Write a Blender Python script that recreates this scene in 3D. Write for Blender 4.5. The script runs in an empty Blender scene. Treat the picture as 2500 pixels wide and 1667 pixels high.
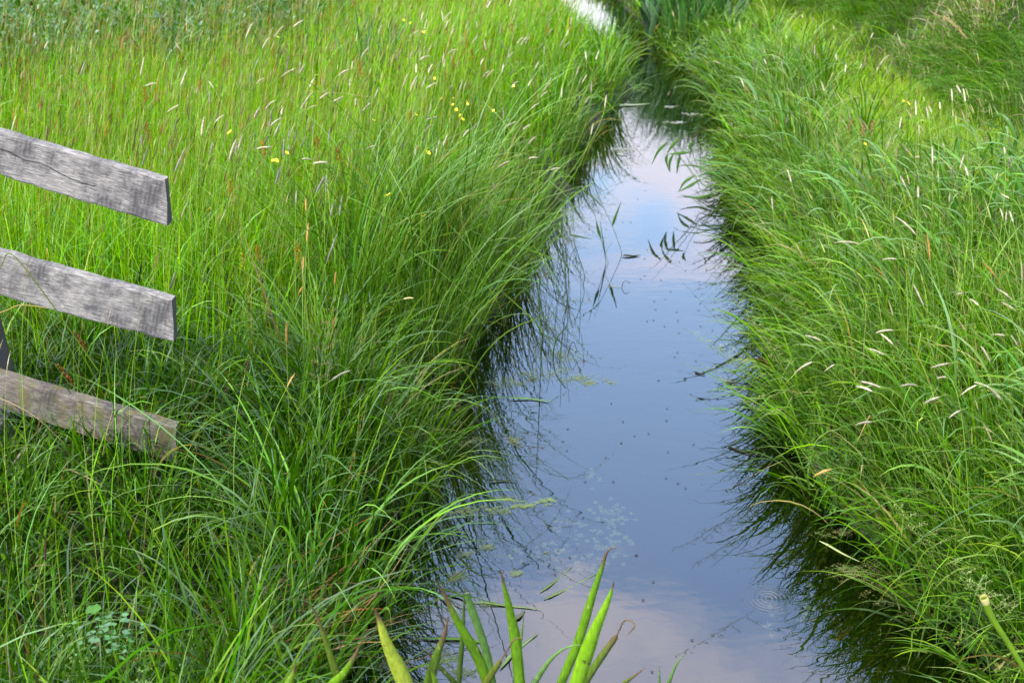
import bpy, math, random
import numpy as np
from mathutils import Vector, Matrix
rng = np.random.default_rng(11)
random.seed(5)
SC = bpy.context.scene
COL = SC.collection
F = 2778.0; PITCH = math.radians(24); H = 2.3
CP, SP = math.cos(PITCH), math.sin(PITCH)
# ------------------------------------------------------------------ reading positions off the survey (photo px -> real place)
def ray(X, Y):
    u = (X-1250)/F; v = (833.5-Y)/F
    return u, CP+v*SP, -SP+v*CP
def on_z(X, Y, z):
    d = ray(X, Y); t = (z-H)/d[2]
    return np.array([d[0]*t, d[1]*t, z])
def on_y(X, Y, y):
    d = ray(X, Y); t = y/d[1]
    return np.array([d[0]*t, y, H+d[2]*t])
def at_depth(X, Y, t):
    d = ray(X, Y)
    return np.array([d[0]*t, d[1]*t, H+d[2]*t])
def depth_of(p): return p[1]*CP + (H-p[2])*SP
def px(p):
    t = depth_of(p); return 1250+F*p[0]/t, 833.5-F*((p[2]-H)*CP+p[1]*SP)/t
# ------------------------------------------------------------------ terrain
LY = [0, 1.9, 2.7, 3.3, 3.8, 4.3, 4.8, 5.4, 6.3, 7.1, 7.8, 9.0, 10.1, 11.2, 12.2, 13.1, 14.7, 18.0, 24, 40, 400]
LX = [-.55, -.52, -.50, -.42, -.38, -.55, -.34, -.06, .06, .16, .44, .55, .86, 1.24, 1.10, .90, .78, .5, .0, -3, -40]
RY = [0, 2.7, 3.0, 3.5, 3.9, 4.6, 5.2, 6.0, 6.8, 7.7, 9.1, 10.8, 12.1, 13.1, 14.7, 18, 24, 40, 400]
RX = [1.55, 1.45, 1.36, 1.20, 1.13, 1.30, 1.4, 1.5, 1.55, 1.6, 1.84, 1.98, 1.96, 1.85, 1.72, 1.62, 1.1, -1.9, -38]
def xl(y): return np.interp(y, LY, LX)+.05*np.sin(4.3*y+.6)*np.sin(1.7*y)+.03*np.sin(9.1*y)
def xr(y): return np.interp(y, RY, RX)+.05*np.sin(3.7*y+2.)*np.sin(2.1*y+.5)+.03*np.sin(8.3*y+1)
def wob(x, y, k, s=0.0):
    return (np.sin(k*x*1.0+1.3*k*y*.6+s)+np.sin(-k*x*.7+k*y*1.1+2.1+s*1.7)+np.sin(k*1.9*x+.4+s*.6)*np.sin(k*1.6*y+1.1+s))/3
def sst(a, b, x):
    t = np.clip((x-a)/(b-a), 0, 1); return t*t*(3-2*t)
def ground(x, y):
    x = np.asarray(x, float); y = np.asarray(y, float)
    dl = xl(y)-x; dr = x-xr(y); d = np.maximum(dl, dr)
    h = -.40+.33*sst(-.45, -.02, d)
    h = h+.34*sst(-.06, .30, d)+.18*sst(.25, .95, d)
    h = h+.03*wob(x, y, 2.3)*sst(0, .4, d)
    h = h-.27*sst(.1, .5, dl)*(1-sst(2.3, 3.5, y))
    m = sst(3.15, 4.7, x+.10*wob(x, y, 1.1)*3)*sst(5.2, 8.0, y)*(1-sst(40, 60, y))
    h = h+1.05*m*(1+.25*wob(x, y, 1.5, 3))-.06*sst(2.2, 2.7, x)*(1-m)*sst(5, 7, y)
    return h
def on_ground(X, Y, h=0.0):
    u, dy, dz = ray(X, Y); t = np.linspace(1.5, 26, 1500)
    x, y, z = u*t, dy*t, H+dz*t; k = np.nonzero(z < np.maximum(ground(x, y), -.02)+h)[0]
    i = k[0] if len(k) else -1
    return np.array([x[i], y[i], z[i]])
def mesh_obj(name, verts, faces, mat, parent=None, col=None, loc=(0, 0, 0), smooth=True):
    verts = np.asarray(verts, np.float32).reshape(-1, 3)-np.asarray(loc, np.float32)
    me = bpy.data.meshes.new(name)
    if isinstance(faces, np.ndarray):
        nf, k = faces.shape
        me.vertices.add(len(verts)); me.vertices.foreach_set('co', verts.ravel())
        me.loops.add(nf*k); me.loops.foreach_set('vertex_index', faces.astype(np.int32).ravel())
        me.polygons.add(nf); me.polygons.foreach_set('loop_start', np.arange(0, nf*k, k, dtype=np.int32))
        me.update(calc_edges=True)
    else:
        me.from_pydata([tuple(map(float, v)) for v in verts], [], [tuple(int(i) for i in f) for f in faces])
        me.update()
    me.polygons.foreach_set('use_smooth', np.full(len(me.polygons), smooth, dtype=bool))
    if col is not None:
        a = me.color_attributes.new('Tint', 'FLOAT_COLOR', 'POINT')
        c = np.ones((len(verts), 4), np.float32); c[:, :3] = col
        a.data.foreach_set('color', c.ravel())
    me.materials.append(mat)
    o = bpy.data.objects.new(name, me); COL.objects.link(o)
    if parent is not None:
        o.parent = parent
    else: o.location = loc
    return o
def tag(o, label=None, cat=None, group=None, kind=None):
    if label: o['label'] = label
    if cat: o['category'] = cat
    if group: o['group'] = group
    if kind: o['kind'] = kind
    elif cat: o['kind'] = 'thing'
    return o
def thing(name, loc, label, cat, group=None):
    o = bpy.data.objects.new(name, None); COL.objects.link(o); o.location = tuple(map(float, loc)); o.empty_display_size = .05
    return tag(o, label, cat, group)
# ------------------------------------------------------------------ materials
def new_mat(name):
    m = bpy.data.materials.new(name); m.use_nodes = True; nt = m.node_tree; nt.nodes.clear()
    out = nt.nodes.new('ShaderNodeOutputMaterial'); return m, nt, out
def N(nt, t, **kw):
    n = nt.nodes.new(t)
    for k, v in kw.items():
        if k.startswith('i_'):
            n.inputs[k[2:].replace('_', ' ')].default_value = v
        else: setattr(n, k, v)
    return n
SAT = 1.14
def leaf_mat(name, trans=.38, gloss=.5, rough=.38, stripes=0.0):
    m, nt, out = new_mat(name); L = nt.links
    at = N(nt, 'ShaderNodeAttribute', attribute_name='Tint')
    tc = N(nt, 'ShaderNodeTexCoord'); no = N(nt, 'ShaderNodeTexNoise', i_Scale=22.0, i_Detail=2.0)
    L.new(tc.outputs['Object'], no.inputs['Vector'])
    hs = N(nt, 'ShaderNodeHueSaturation'); hs.inputs['Saturation'].default_value = SAT
    mr = N(nt, 'ShaderNodeMapRange'); mr.inputs['To Min'].default_value = .72; mr.inputs['To Max'].default_value = 1.28
    L.new(no.outputs['Fac'], mr.inputs['Value']); L.new(mr.outputs['Result'], hs.inputs['Value'])
    L.new(at.outputs['Color'], hs.inputs['Color'])
    df = N(nt, 'ShaderNodeBsdfDiffuse'); tr = N(nt, 'ShaderNodeBsdfTranslucent'); gl = N(nt, 'ShaderNodeBsdfGlossy', i_Roughness=rough)
    gl.inputs['Color'].default_value = (.9, .95, .9, 1)
    L.new(hs.outputs['Color'], df.inputs['Color'])
    tm = N(nt, 'ShaderNodeMix', data_type='RGBA', blend_type='MULTIPLY'); tm.inputs['Factor'].default_value = 1
    L.new(hs.outputs['Color'], tm.inputs['A']); tm.inputs['B'].default_value = (1.3, 1.3, .4, 1)
    L.new(tm.outputs['Result'], tr.inputs['Color'])
    mx = N(nt, 'ShaderNodeMixShader'); mx.inputs[0].default_value = trans
    L.new(df.outputs[0], mx.inputs[1]); L.new(tr.outputs[0], mx.inputs[2])
    fr = N(nt, 'ShaderNodeFresnel', i_IOR=1.42); mu = N(nt, 'ShaderNodeMath', operation='MULTIPLY'); mu.inputs[1].default_value = gloss
    L.new(fr.outputs[0], mu.inputs[0])
    m2 = N(nt, 'ShaderNodeMixShader'); L.new(mu.outputs[0], m2.inputs[0]); L.new(mx.outputs[0], m2.inputs[1]); L.new(gl.outputs[0], m2.inputs[2])
    L.new(m2.outputs[0], out.inputs['Surface'])
    return m
M_GRASS = leaf_mat('grass_blade', .33, .10, .5)
M_WEED = leaf_mat('weed_leaf', .3, .15, .5)
M_FLUFF = leaf_mat('seed_fluff', .3, .0, .6)
def iris_mat():
    m, nt, out = new_mat('iris_leaf'); L = nt.links
    at = N(nt, 'ShaderNodeAttribute', attribute_name='Tint'); tc = N(nt, 'ShaderNodeTexCoord')
    mp = N(nt, 'ShaderNodeMapping'); mp.inputs['Scale'].default_value = (1, 1, .22)
    L.new(tc.outputs['Object'], mp.inputs['Vector'])
    n1 = N(nt, 'ShaderNodeTexNoise', i_Scale=150.0, i_Detail=3.0); L.new(mp.outputs[0], n1.inputs['Vector'])
    vo = N(nt, 'ShaderNodeTexVoronoi', i_Scale=75.0); 
    mp2 = N(nt, 'ShaderNodeMapping'); mp2.inputs['Scale'].default_value = (1, 1, .45); L.new(tc.outputs['Object'], mp2.inputs['Vector']); L.new(mp2.outputs[0], vo.inputs['Vector'])
    n3 = N(nt, 'ShaderNodeTexNoise', i_Scale=9.0); L.new(tc.outputs['Object'], n3.inputs['Vector'])
    r1 = N(nt, 'ShaderNodeMapRange'); r1.inputs['From Min'].default_value = .35; r1.inputs['From Max'].default_value = .7; r1.inputs['To Min'].default_value = .8; r1.inputs['To Max'].default_value = 1.2
    L.new(n1.outputs['Fac'], r1.inputs['Value'])
    hs = N(nt, 'ShaderNodeHueSaturation'); L.new(at.outputs['Color'], hs.inputs['Color']); L.new(r1.outputs[0], hs.inputs['Value'])
    # pale eaten flecks and brown lesions
    r2 = N(nt, 'ShaderNodeMapRange'); r2.inputs['From Min'].default_value = .22; r2.inputs['From Max'].default_value = .14
    L.new(vo.outputs['Distance'], r2.inputs['Value'])
    r3 = N(nt, 'ShaderNodeMapRange'); r3.inputs['From Min'].default_value = .42; r3.inputs['From Max'].default_value = .52; L.new(n3.outputs['Fac'], r3.inputs['Value'])
    mu = N(nt, 'ShaderNodeMath', operation='MULTIPLY'); L.new(r2.outputs[0], mu.inputs[0]); L.new(r3.outputs[0], mu.inputs[1])
    mx = N(nt, 'ShaderNodeMix', data_type='RGBA'); L.new(mu.outputs[0], mx.inputs['Factor']); L.new(hs.outputs[0], mx.inputs['A']); mx.inputs['B'].default_value = (.42, .45, .12, 1)
    n4 = N(nt, 'ShaderNodeTexNoise', i_Scale=38.0, i_Detail=3.0); L.new(tc.outputs['Object'], n4.inputs['Vector'])
    r4 = N(nt, 'ShaderNodeMapRange'); r4.inputs['From Min'].default_value = .69; r4.inputs['From Max'].default_value = .71; L.new(n4.outputs['Fac'], r4.inputs['Value'])
    m5 = N(nt, 'ShaderNodeMix', data_type='RGBA'); L.new(r4.outputs[0], m5.inputs['Factor']); L.new(mx.outputs['Result'], m5.inputs['A']); m5.inputs['B'].default_value = (.10, .055, .015, 1)
    pb = N(nt, 'ShaderNodeBsdfPrincipled'); pb.inputs['Roughness'].default_value = .42; pb.inputs['Specular IOR Level'].default_value = .4
    L.new(m5.outputs['Result'], pb.inputs['Base Color'])
    tr = N(nt, 'ShaderNodeBsdfTranslucent'); L.new(m5.outputs['Result'], tr.inputs['Color'])
    ms = N(nt, 'ShaderNodeMixShader'); ms.inputs[0].default_value = .4
    L.new(pb.outputs[0], ms.inputs[1]); L.new(tr.outputs[0], ms.inputs[2])
    bp = N(nt, 'ShaderNodeBump', i_Strength=.35, i_Distance=.002); L.new(n1.outputs['Fac'], bp.inputs['Height']); L.new(bp.outputs[0], pb.inputs['Normal'])
    L.new(ms.outputs[0], out.inputs['Surface']); return m
M_IRIS = iris_mat()
def soil_mat():
    m, nt, out = new_mat('soil'); L = nt.links
    tc = N(nt, 'ShaderNodeTexCoord'); n1 = N(nt, 'ShaderNodeTexNoise', i_Scale=3.5, i_Detail=8.0); L.new(tc.outputs['Object'], n1.inputs['Vector'])
    n2 = N(nt, 'ShaderNodeTexNoise', i_Scale=60.0, i_Detail=5.0); L.new(tc.outputs['Object'], n2.inputs['Vector'])
    cr = N(nt, 'ShaderNodeValToRGB'); cr.color_ramp.elements[0].position = .35; cr.color_ramp.elements[0].color = (.014, .014, .006, 1)
    cr.color_ramp.elements[1].position = .7; cr.color_ramp.elements[1].color = (.040, .045, .014, 1)
    ad = N(nt, 'ShaderNodeMath', operation='ADD'); mm = N(nt, 'ShaderNodeMath', operation='MULTIPLY'); mm.inputs[1].default_value = .5
    L.new(n1.outputs['Fac'], ad.inputs[0]); L.new(n2.outputs['Fac'], ad.inputs[1]); L.new(ad.outputs[0], mm.inputs[0]); L.new(mm.outputs[0], cr.inputs[0])
    pb = N(nt, 'ShaderNodeBsdfPrincipled'); pb.inputs['Roughness'].default_value = .95; L.new(cr.outputs[0], pb.inputs['Base Color'])
    bp = N(nt, 'ShaderNodeBump', i_Strength=.8, i_Distance=.02); L.new(n2.outputs['Fac'], bp.inputs['Height']); L.new(bp.outputs[0], pb.inputs['Normal'])
    L.new(pb.outputs[0], out.inputs[0]); return m
def water_mat():
    m, nt, out = new_mat('water_surface'); L = nt.links
    tc = N(nt, 'ShaderNodeTexCoord')
    mp = N(nt, 'ShaderNodeMapping'); mp.inputs['Scale'].default_value = (1.0, 1.7, 1); L.new(tc.outputs['Object'], mp.inputs['Vector'])
    n1 = N(nt, 'ShaderNodeTexNoise', i_Scale=13.0, i_Detail=1.0, i_Distortion=.3); L.new(mp.outputs[0], n1.inputs['Vector'])
    n2 = N(nt, 'ShaderNodeTexNoise', i_Scale=3.0, i_Detail=2.0); L.new(mp.outputs[0], n2.inputs['Vector'])
    n5 = N(nt, 'ShaderNodeTexNoise', i_Scale=1.1, i_Detail=2.0); L.new(tc.outputs['Object'], n5.inputs['Vector'])
    rr = N(nt, 'ShaderNodeMapRange'); rr.inputs['From Min'].default_value = .35; rr.inputs['From Max'].default_value = .65; rr.inputs['To Min'].default_value = .00010; rr.inputs['To Max'].default_value = .00036
    L.new(n5.outputs['Fac'], rr.inputs['Value'])
    a = N(nt, 'ShaderNodeMath', operation='MULTIPLY'); L.new(n1.outputs['Fac'], a.inputs[0]); L.new(rr.outputs[0], a.inputs[1])
    b = N(nt, 'ShaderNodeMath', operation='MULTIPLY'); L.new(n2.outputs['Fac'], b.inputs[0]); b.inputs[1].default_value = .0006
    s = N(nt, 'ShaderNodeMath', operation='ADD'); L.new(a.outputs[0], s.inputs[0]); L.new(b.outputs[0], s.inputs[1])
    # the rings round one insect
    c = on_z(1875, 1461, 0)
    sub = N(nt, 'ShaderNodeVectorMath', operation='DISTANCE'); sub.inputs[1].default_value = (c[0], c[1], 0); L.new(tc.outputs['Object'], sub.inputs[0])
    k = N(nt, 'ShaderNodeMath', operation='MULTIPLY'); k.inputs[1].default_value = 2*math.pi/.0145; L.new(sub.outputs['Value'], k.inputs[0])
    sn = N(nt, 'ShaderNodeMath', operation='SINE'); L.new(k.outputs[0], sn.inputs[0])
    fo = N(nt, 'ShaderNodeMapRange'); fo.inputs['From Min'].default_value = .10; fo.inputs['From Max'].default_value = .02; fo.inputs['To Min'].default_value = 0; fo.inputs['To Max'].default_value = .00016
    L.new(sub.outputs['Value'], fo.inputs['Value'])
    q = N(nt, 'ShaderNodeMath', operation='MULTIPLY'); L.new(sn.outputs[0], q.inputs[0]); L.new(fo.outputs[0], q.inputs[1])
    s2 = N(nt, 'ShaderNodeMath', operation='ADD'); L.new(s.outputs[0], s2.inputs[0]); L.new(q.outputs[0], s2.inputs[1])
    bp = N(nt, 'ShaderNodeBump', i_Strength=1.0, i_Distance=1.0); L.new(s2.outputs[0], bp.inputs['Height'])
    fr = N(nt, 'ShaderNodeFresnel', i_IOR=WATER_IOR); L.new(bp.outputs[0], fr.inputs['Normal'])
    gl = N(nt, 'ShaderNodeBsdfGlossy', i_Roughness=0.0); gl.inputs['Color'].default_value = (1, 1, 1, 1); L.new(bp.outputs[0], gl.inputs['Normal'])
    tp = N(nt, 'ShaderNodeBsdfTransparent'); tp.inputs['Color'].default_value = (.80, .84, .72, 1)
    mx = N(nt, 'ShaderNodeMixShader'); L.new(fr.outputs[0], mx.inputs[0]); L.new(tp.outputs[0], mx.inputs[1]); L.new(gl.outputs[0], mx.inputs[2])
    L.new(mx.outputs[0], out.inputs['Surface']); return m
WATER_IOR = 2.5
def wood_mat(name, crack=None, moss=0.0, knot=None, tone=(1, 1, 1)):
    m, nt, out = new_mat(name); L = nt.links
    tc = N(nt, 'ShaderNodeTexCoord')
    mp = N(nt, 'ShaderNodeMapping'); mp.inputs['Scale'].default_value = (2.0, 30, 30); L.new(tc.outputs['Object'], mp.inputs['Vector'])
    n1 = N(nt, 'ShaderNodeTexNoise', i_Scale=11.0, i_Detail=7.0, i_Roughness=.7, i_Distortion=.35); L.new(mp.outputs[0], n1.inputs['Vector'])
    n2 = N(nt, 'ShaderNodeTexNoise', i_Scale=6.0, i_Detail=8.0, i_Roughness=.78); L.new(tc.outputs['Object'], n2.inputs['Vector'])
    cr = N(nt, 'ShaderNodeValToRGB'); e = cr.color_ramp.elements
    e[0].position = .30; e[0].color = (.035, .032, .030, 1); e[1].position = .72; e[1].color = (.52, .49, .46, 1)
    x = e.new(.43); x.color = (.15, .14, .13, 1); x = e.new(.54); x.color = (.28, .26, .24, 1)
    L.new(n1.outputs['Fac'], cr.inputs[0])
    # dark stains
    r = N(nt, 'ShaderNodeMapRange'); r.inputs['From Min'].default_value = .47; r.inputs['From Max'].default_value = .60; r.inputs['To Max'].default_value = .9; L.new(n2.outputs['Fac'], r.inputs['Value'])
    wv = N(nt, 'ShaderNodeTexWave', i_Scale=24.0, i_Distortion=3.0, i_Detail=2.0); wv.bands_direction = 'X'; L.new(tc.outputs['Object'], wv.inputs['Vector'])
    wr = N(nt, 'ShaderNodeMapRange'); wr.inputs['To Min'].default_value = .78; L.new(wv.outputs['Fac'], wr.inputs['Value'])
    mu = N(nt, 'ShaderNodeMath', operation='MULTIPLY'); L.new(r.outputs[0], mu.inputs[0]); L.new(wr.outputs[0], mu.inputs[1])
    mx = N(nt, 'ShaderNodeMix', data_type='RGBA'); L.new(mu.outputs[0], mx.inputs['Factor']); L.new(cr.outputs[0], mx.inputs['A']); mx.inputs['B'].default_value = (.045, .042, .045, 1)
    last = mx.outputs['Result']
    sx = N(nt, 'ShaderNodeSeparateXYZ'); L.new(tc.outputs['Object'], sx.inputs[0])
    def band(sock, lo, hi, amt, colr, last, nz=.03):
        nn = N(nt, 'ShaderNodeTexNoise', i_Scale=30.0, i_Detail=4.0); L.new(tc.outputs['Object'], nn.inputs['Vector'])
        ad = N(nt, 'ShaderNodeMath', operation='MULTIPLY_ADD'); L.new(nn.outputs['Fac'], ad.inputs[0]); ad.inputs[1].default_value = nz*2; L.new(sock, ad.inputs[2])
        rg = N(nt, 'ShaderNodeMapRange'); rg.inputs['From Min'].default_value = lo+nz; rg.inputs['From Max'].default_value = hi+nz; rg.inputs['To Max'].default_value = amt; L.new(ad.outputs[0], rg.inputs['Value'])
        mm = N(nt, 'ShaderNodeMix', data_type='RGBA'); L.new(rg.outputs[0], mm.inputs['Factor']); L.new(last, mm.inputs['A']); mm.inputs['B'].default_value = colr
        return mm.outputs['Result']
    sn = N(nt, 'ShaderNodeSeparateXYZ'); L.new(tc.outputs['Normal'], sn.inputs[0])
    last = band(sn.outputs['X'], .5, .7, .88, (.03, .03, .028, 1), last, .0012)   # end grain coloured darker than the long faces
    if moss:
        n6 = N(nt, 'ShaderNodeTexNoise', i_Scale=16.0, i_Detail=5.0); L.new(tc.outputs['Object'], n6.inputs['Vector'])
        rg = N(nt, 'ShaderNodeMapRange'); rg.inputs['From Min'].default_value = .50; rg.inputs['From Max'].default_value = .62; rg.inputs['To Max'].default_value = moss; L.new(n6.outputs['Fac'], rg.inputs['Value'])
        mm = N(nt, 'ShaderNodeMix', data_type='RGBA'); L.new(rg.outputs[0], mm.inputs['Factor']); L.new(last, mm.inputs['A']); mm.inputs['B'].default_value = (.16, .155, .04, 1); last = mm.outputs['Result']
    if knot:
        ds = N(nt, 'ShaderNodeVectorMath', operation='DISTANCE'); ms = N(nt, 'ShaderNodeMapping'); ms.inputs['Scale'].default_value = (.45, 0, 1)
        L.new(tc.outputs['Object'], ms.inputs['Vector']); L.new(ms.outputs[0], ds.inputs[0]); ds.inputs[1].default_value = (knot[0]*.45, 0, knot[1])
        nn = N(nt, 'ShaderNodeTexNoise', i_Scale=55.0, i_Detail=4.0); L.new(tc.outputs['Object'], nn.inputs['Vector'])
        ad = N(nt, 'ShaderNodeMath', operation='MULTIPLY_ADD'); L.new(nn.outputs['Fac'], ad.inputs[0]); ad.inputs[1].default_value = .06; L.new(ds.outputs['Value'], ad.inputs[2])
        rg = N(nt, 'ShaderNodeMapRange'); rg.inputs['From Min'].default_value = .052; rg.inputs['From Max'].default_value = .034; rg.inputs['To Max'].default_value = .85; L.new(ad.outputs[0], rg.inputs['Value'])
        mm = N(nt, 'ShaderNodeMix', data_type='RGBA'); L.new(rg.outputs[0], mm.inputs['Factor']); L.new(last, mm.inputs['A']); mm.inputs['B'].default_value = (.06, .058, .06, 1); last = mm.outputs['Result']
    if crack:
        # z = piecewise line; dark hairline split following the grain
        fc = N(nt, 'ShaderNodeFloatCurve'); rgx = N(nt, 'ShaderNodeMapRange'); rgx.inputs['From Min'].default_value = crack[0][0]; rgx.inputs['From Max'].default_value = crack[-1][0]
        L.new(sx.outputs['X'], rgx.inputs['Value']); L.new(rgx.outputs[0], fc.inputs['Value'])
        c = fc.mapping.curves[0]
        x0, x1 = crack[0][0], crack[-1][0]
        for i, (a, b) in enumerate(crack):
            u = (a-x0)/(x1-x0); v = (b+.2)/.2
            if i == 0: c.points[0].location = (u, v)
            elif i == len(crack)-1: c.points[1].location = (u, v)
            else: c.points.new(u, v)
        fc.mapping.update()
        nn = N(nt, 'ShaderNodeTexNoise', i_Scale=25.0, i_Detail=3.0); L.new(tc.outputs['Object'], nn.inputs['Vector'])
        z2 = N(nt, 'ShaderNodeMath', operation='MULTIPLY_ADD'); L.new(fc.outputs[0], z2.inputs[0]); z2.inputs[1].default_value = .2; z2.inputs[2].default_value = -.2
        z3 = N(nt, 'ShaderNodeMath', operation='MULTIPLY_ADD'); L.new(nn.outputs['Fac'], z3.inputs[0]); z3.inputs[1].default_value = .010; L.new(z2.outputs[0], z3.inputs[2])
        sb = N(nt, 'ShaderNodeMath', operation='SUBTRACT'); L.new(sx.outputs['Z'], sb.inputs[0]); L.new(z3.outputs[0], sb.inputs[1])
        ab = N(nt, 'ShaderNodeMath', operation='ABSOLUTE'); L.new(sb.outputs[0], ab.inputs[0])
        rg = N(nt, 'ShaderNodeMapRange'); rg.inputs['From Min'].default_value = .0024; rg.inputs['From Max'].default_value = .001; rg.inputs['To Max'].default_value = .95; L.new(ab.outputs[0], rg.inputs['Value'])
        en = N(nt, 'ShaderNodeMath', operation='LESS_THAN'); L.new(sx.outputs['X'], en.inputs[0]); en.inputs[1].default_value = x1
        mu2 = N(nt, 'ShaderNodeMath', operation='MULTIPLY'); L.new(rg.outputs[0], mu2.inputs[0]); L.new(en.outputs[0], mu2.inputs[1])
        mm = N(nt, 'ShaderNodeMix', data_type='RGBA'); L.new(mu2.outputs[0], mm.inputs['Factor']); L.new(last, mm.inputs['A']); mm.inputs['B'].default_value = (.012, .011, .011, 1); last = mm.outputs['Result']
    tn = N(nt, 'ShaderNodeMix', data_type='RGBA', blend_type='MULTIPLY'); tn.inputs['Factor'].default_value = 1; L.new(last, tn.inputs['A']); tn.inputs['B'].default_value = (*tone, 1); last = tn.outputs['Result']
    pb = N(nt, 'ShaderNodeBsdfPrincipled'); pb.inputs['Roughness'].default_value = .85; L.new(last, pb.inputs['Base Color'])
    bp = N(nt, 'ShaderNodeBump', i_Strength=.9, i_Distance=.004); L.new(n1.outputs['Fac'], bp.inputs['Height']); L.new(bp.outputs[0], pb.inputs['Normal'])
    L.new(pb.outputs[0], out.inputs[0]); return m
# ------------------------------------------------------------------ blades
def blades(P, yaw, L, W, th0, th1, col, n=6, pw=1.3, drift=None, twist=None, kinks=None, tipcol=None):
    """ribbons with a curved midline; returns verts, quads, colours"""
    K = len(P); P = np.asarray(P, float)
    s = np.linspace(0, 1, n+1); sm = (s[1:]+s[:-1])/2
    th = th0[:, None]+(th1-th0)[:, None]*sm[None, :]**pw
    if kinks is not None:
        th = th+np.where(sm[None, :] > kinks[0][:, None], kinks[1][:, None], 0)
    if drift is None: drift = rng.normal(0, .35, K)
    ya = yaw[:, None]+drift[:, None]*sm[None, :]
    ds = (L/n)[:, None]
    dx = np.sin(th)*np.cos(ya)*ds; dy = np.sin(th)*np.sin(ya)*ds; dz = np.cos(th)*ds
    z0 = np.zeros((K, 1))
    X = P[:, 0:1]+np.hstack([z0, np.cumsum(dx, 1)]); Y = P[:, 1:2]+np.hstack([z0, np.cumsum(dy, 1)]); Z = P[:, 2:3]+np.hstack([z0, np.cumsum(dz, 1)])
    C = np.stack([X, Y, Z], -1)
    if twist is None: twist = rng.normal(0, .7, K)
    tw = twist[:, None]*(.4+.6*s[None, :])
    thn = np.hstack([th[:, :1], th]); yan = np.hstack([ya[:, :1], ya])
    sh = np.stack([-np.sin(yan), np.cos(yan), 0*yan], -1)
    nn = np.stack([np.cos(thn)*np.cos(yan), np.cos(thn)*np.sin(yan), -np.sin(thn)], -1)
    sd = np.cos(tw)[..., None]*sh+np.sin(tw)[..., None]*nn
    prof = np.minimum(1, .55+1.6*s)*(1-s**2.4)+.03
    w = (W[:, None]*prof[None, :]/2)[..., None]
    V = np.stack([C-sd*w, C+sd*w], 2).reshape(-1, 3)
    i = (np.arange(K)*(n+1)*2)[:, None]+(np.arange(n)*2)[None, :]
    Q = np.stack([i, i+1, i+3, i+2], -1).reshape(-1, 4)
    if tipcol is None: cc = np.repeat(col[:, None, :], n+1, 1)
    else:
        f = (s**5)[None, :, None]; cc = col[:, None, :]*(1-f)+tipcol[:, None, :]*f
    cc = np.repeat(cc[:, :, None, :], 2, 2).reshape(-1, 3)
    return V, Q, cc
def stalk_heads(acc, V, n, K, frac, cols, wts, Lh, Wh):
    C = V.reshape(K, n+1, 2, 3).mean(2); k = rng.random(K) < frac; C = C[k]; K2 = len(C)
    if not K2: return
    p = C[:, -1]*.55+C[:, -2]*.45; d = C[:, -1]-C[:, -2]; d /= np.linalg.norm(d, axis=1)[:, None]+1e-9
    yaw = np.arctan2(d[:, 1], d[:, 0]); th = np.arccos(np.clip(d[:, 2], -1, 1)); c = palette(cols, wts, K2, .2)
    for tw in (0, 1.57):
        acc.add(*blades(p, yaw, U(*Lh, K2), U(*Wh, K2), th, th+.25, c, 4, pw=1.0, drift=np.zeros(K2), twist=np.full(K2, tw)))
HEADC = [(.22, .17, .09), (.32, .29, .19), (.14, .10, .06), (.30, .17, .07), (.26, .30, .12)]
class Acc:
    def __init__(s): s.v = []; s.q = []; s.c = []; s.n = 0
    def add(s, V, Q, C):
        s.v.append(V); s.q.append(Q+s.n); s.c.append(C); s.n += len(V)
    def build(s, name, mat, parent=None, loc=(0, 0, 0)):
        return mesh_obj(name, np.concatenate(s.v), np.concatenate(s.q), mat, parent, np.concatenate(s.c), loc)
def palette(cols, wts, K, jit=.16):
    cols = np.array(cols); idx = rng.choice(len(cols), K, p=np.array(wts)/np.sum(wts))
    c = cols[idx]*np.exp(rng.normal(0, jit, (K, 1)))*np.exp(rng.normal(0, .07, (K, 3)))
    return np.clip(c, .002, .9)
def in_view(P, mx=400, my=220, top=.7):
    """keep what the photo could see, with a margin on every side"""
    t = P[:, 1]*CP+(H-P[:, 2])*SP; ok = t > .5; t = np.maximum(t, .3)
    X = 1250+F*P[:, 0]/t; Y = 833.5-F*((P[:, 2]-H)*CP+P[:, 1]*SP)/t
    Zt = P[:, 2]+top; tt = np.maximum(P[:, 1]*CP+(H-Zt)*SP, .3); Yt = 833.5-F*((Zt-H)*CP+P[:, 1]*SP)/tt
    return ok & (X > -mx) & (X < 2500+mx) & (Yt < 1667+my) & (Y > -my)
def scatter(x0, x1, y0, y1, dens, fn=None, top=.7):
    """random roots in a rectangle; fn(x,y)->keep probability"""
    K = int((x1-x0)*(y1-y0)*dens)
    x = rng.uniform(x0, x1, K); y = rng.uniform(y0, y1, K)
    if fn is not None:
        k = rng.random(K) < fn(x, y); x, y = x[k], y[k]
    P = np.stack([x, y, ground(x, y)-.01], 1)
    return P[in_view(P, top=top)]
def tufts(P, m, r):
    K = len(P); n = rng.integers(int(m*.6), int(m*1.4)+1, K); idx = np.repeat(np.arange(K), n); T = len(idx)
    a = rng.uniform(0, 2*math.pi, T); q = np.sqrt(rng.random(T))
    x = P[idx, 0]+np.cos(a)*q*r; y = P[idx, 1]+np.sin(a)*q*r
    return np.stack([x, y, ground(x, y)-.01], 1), a, q, idx
U = lambda a, b, K: rng.uniform(a, b, K)
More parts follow.
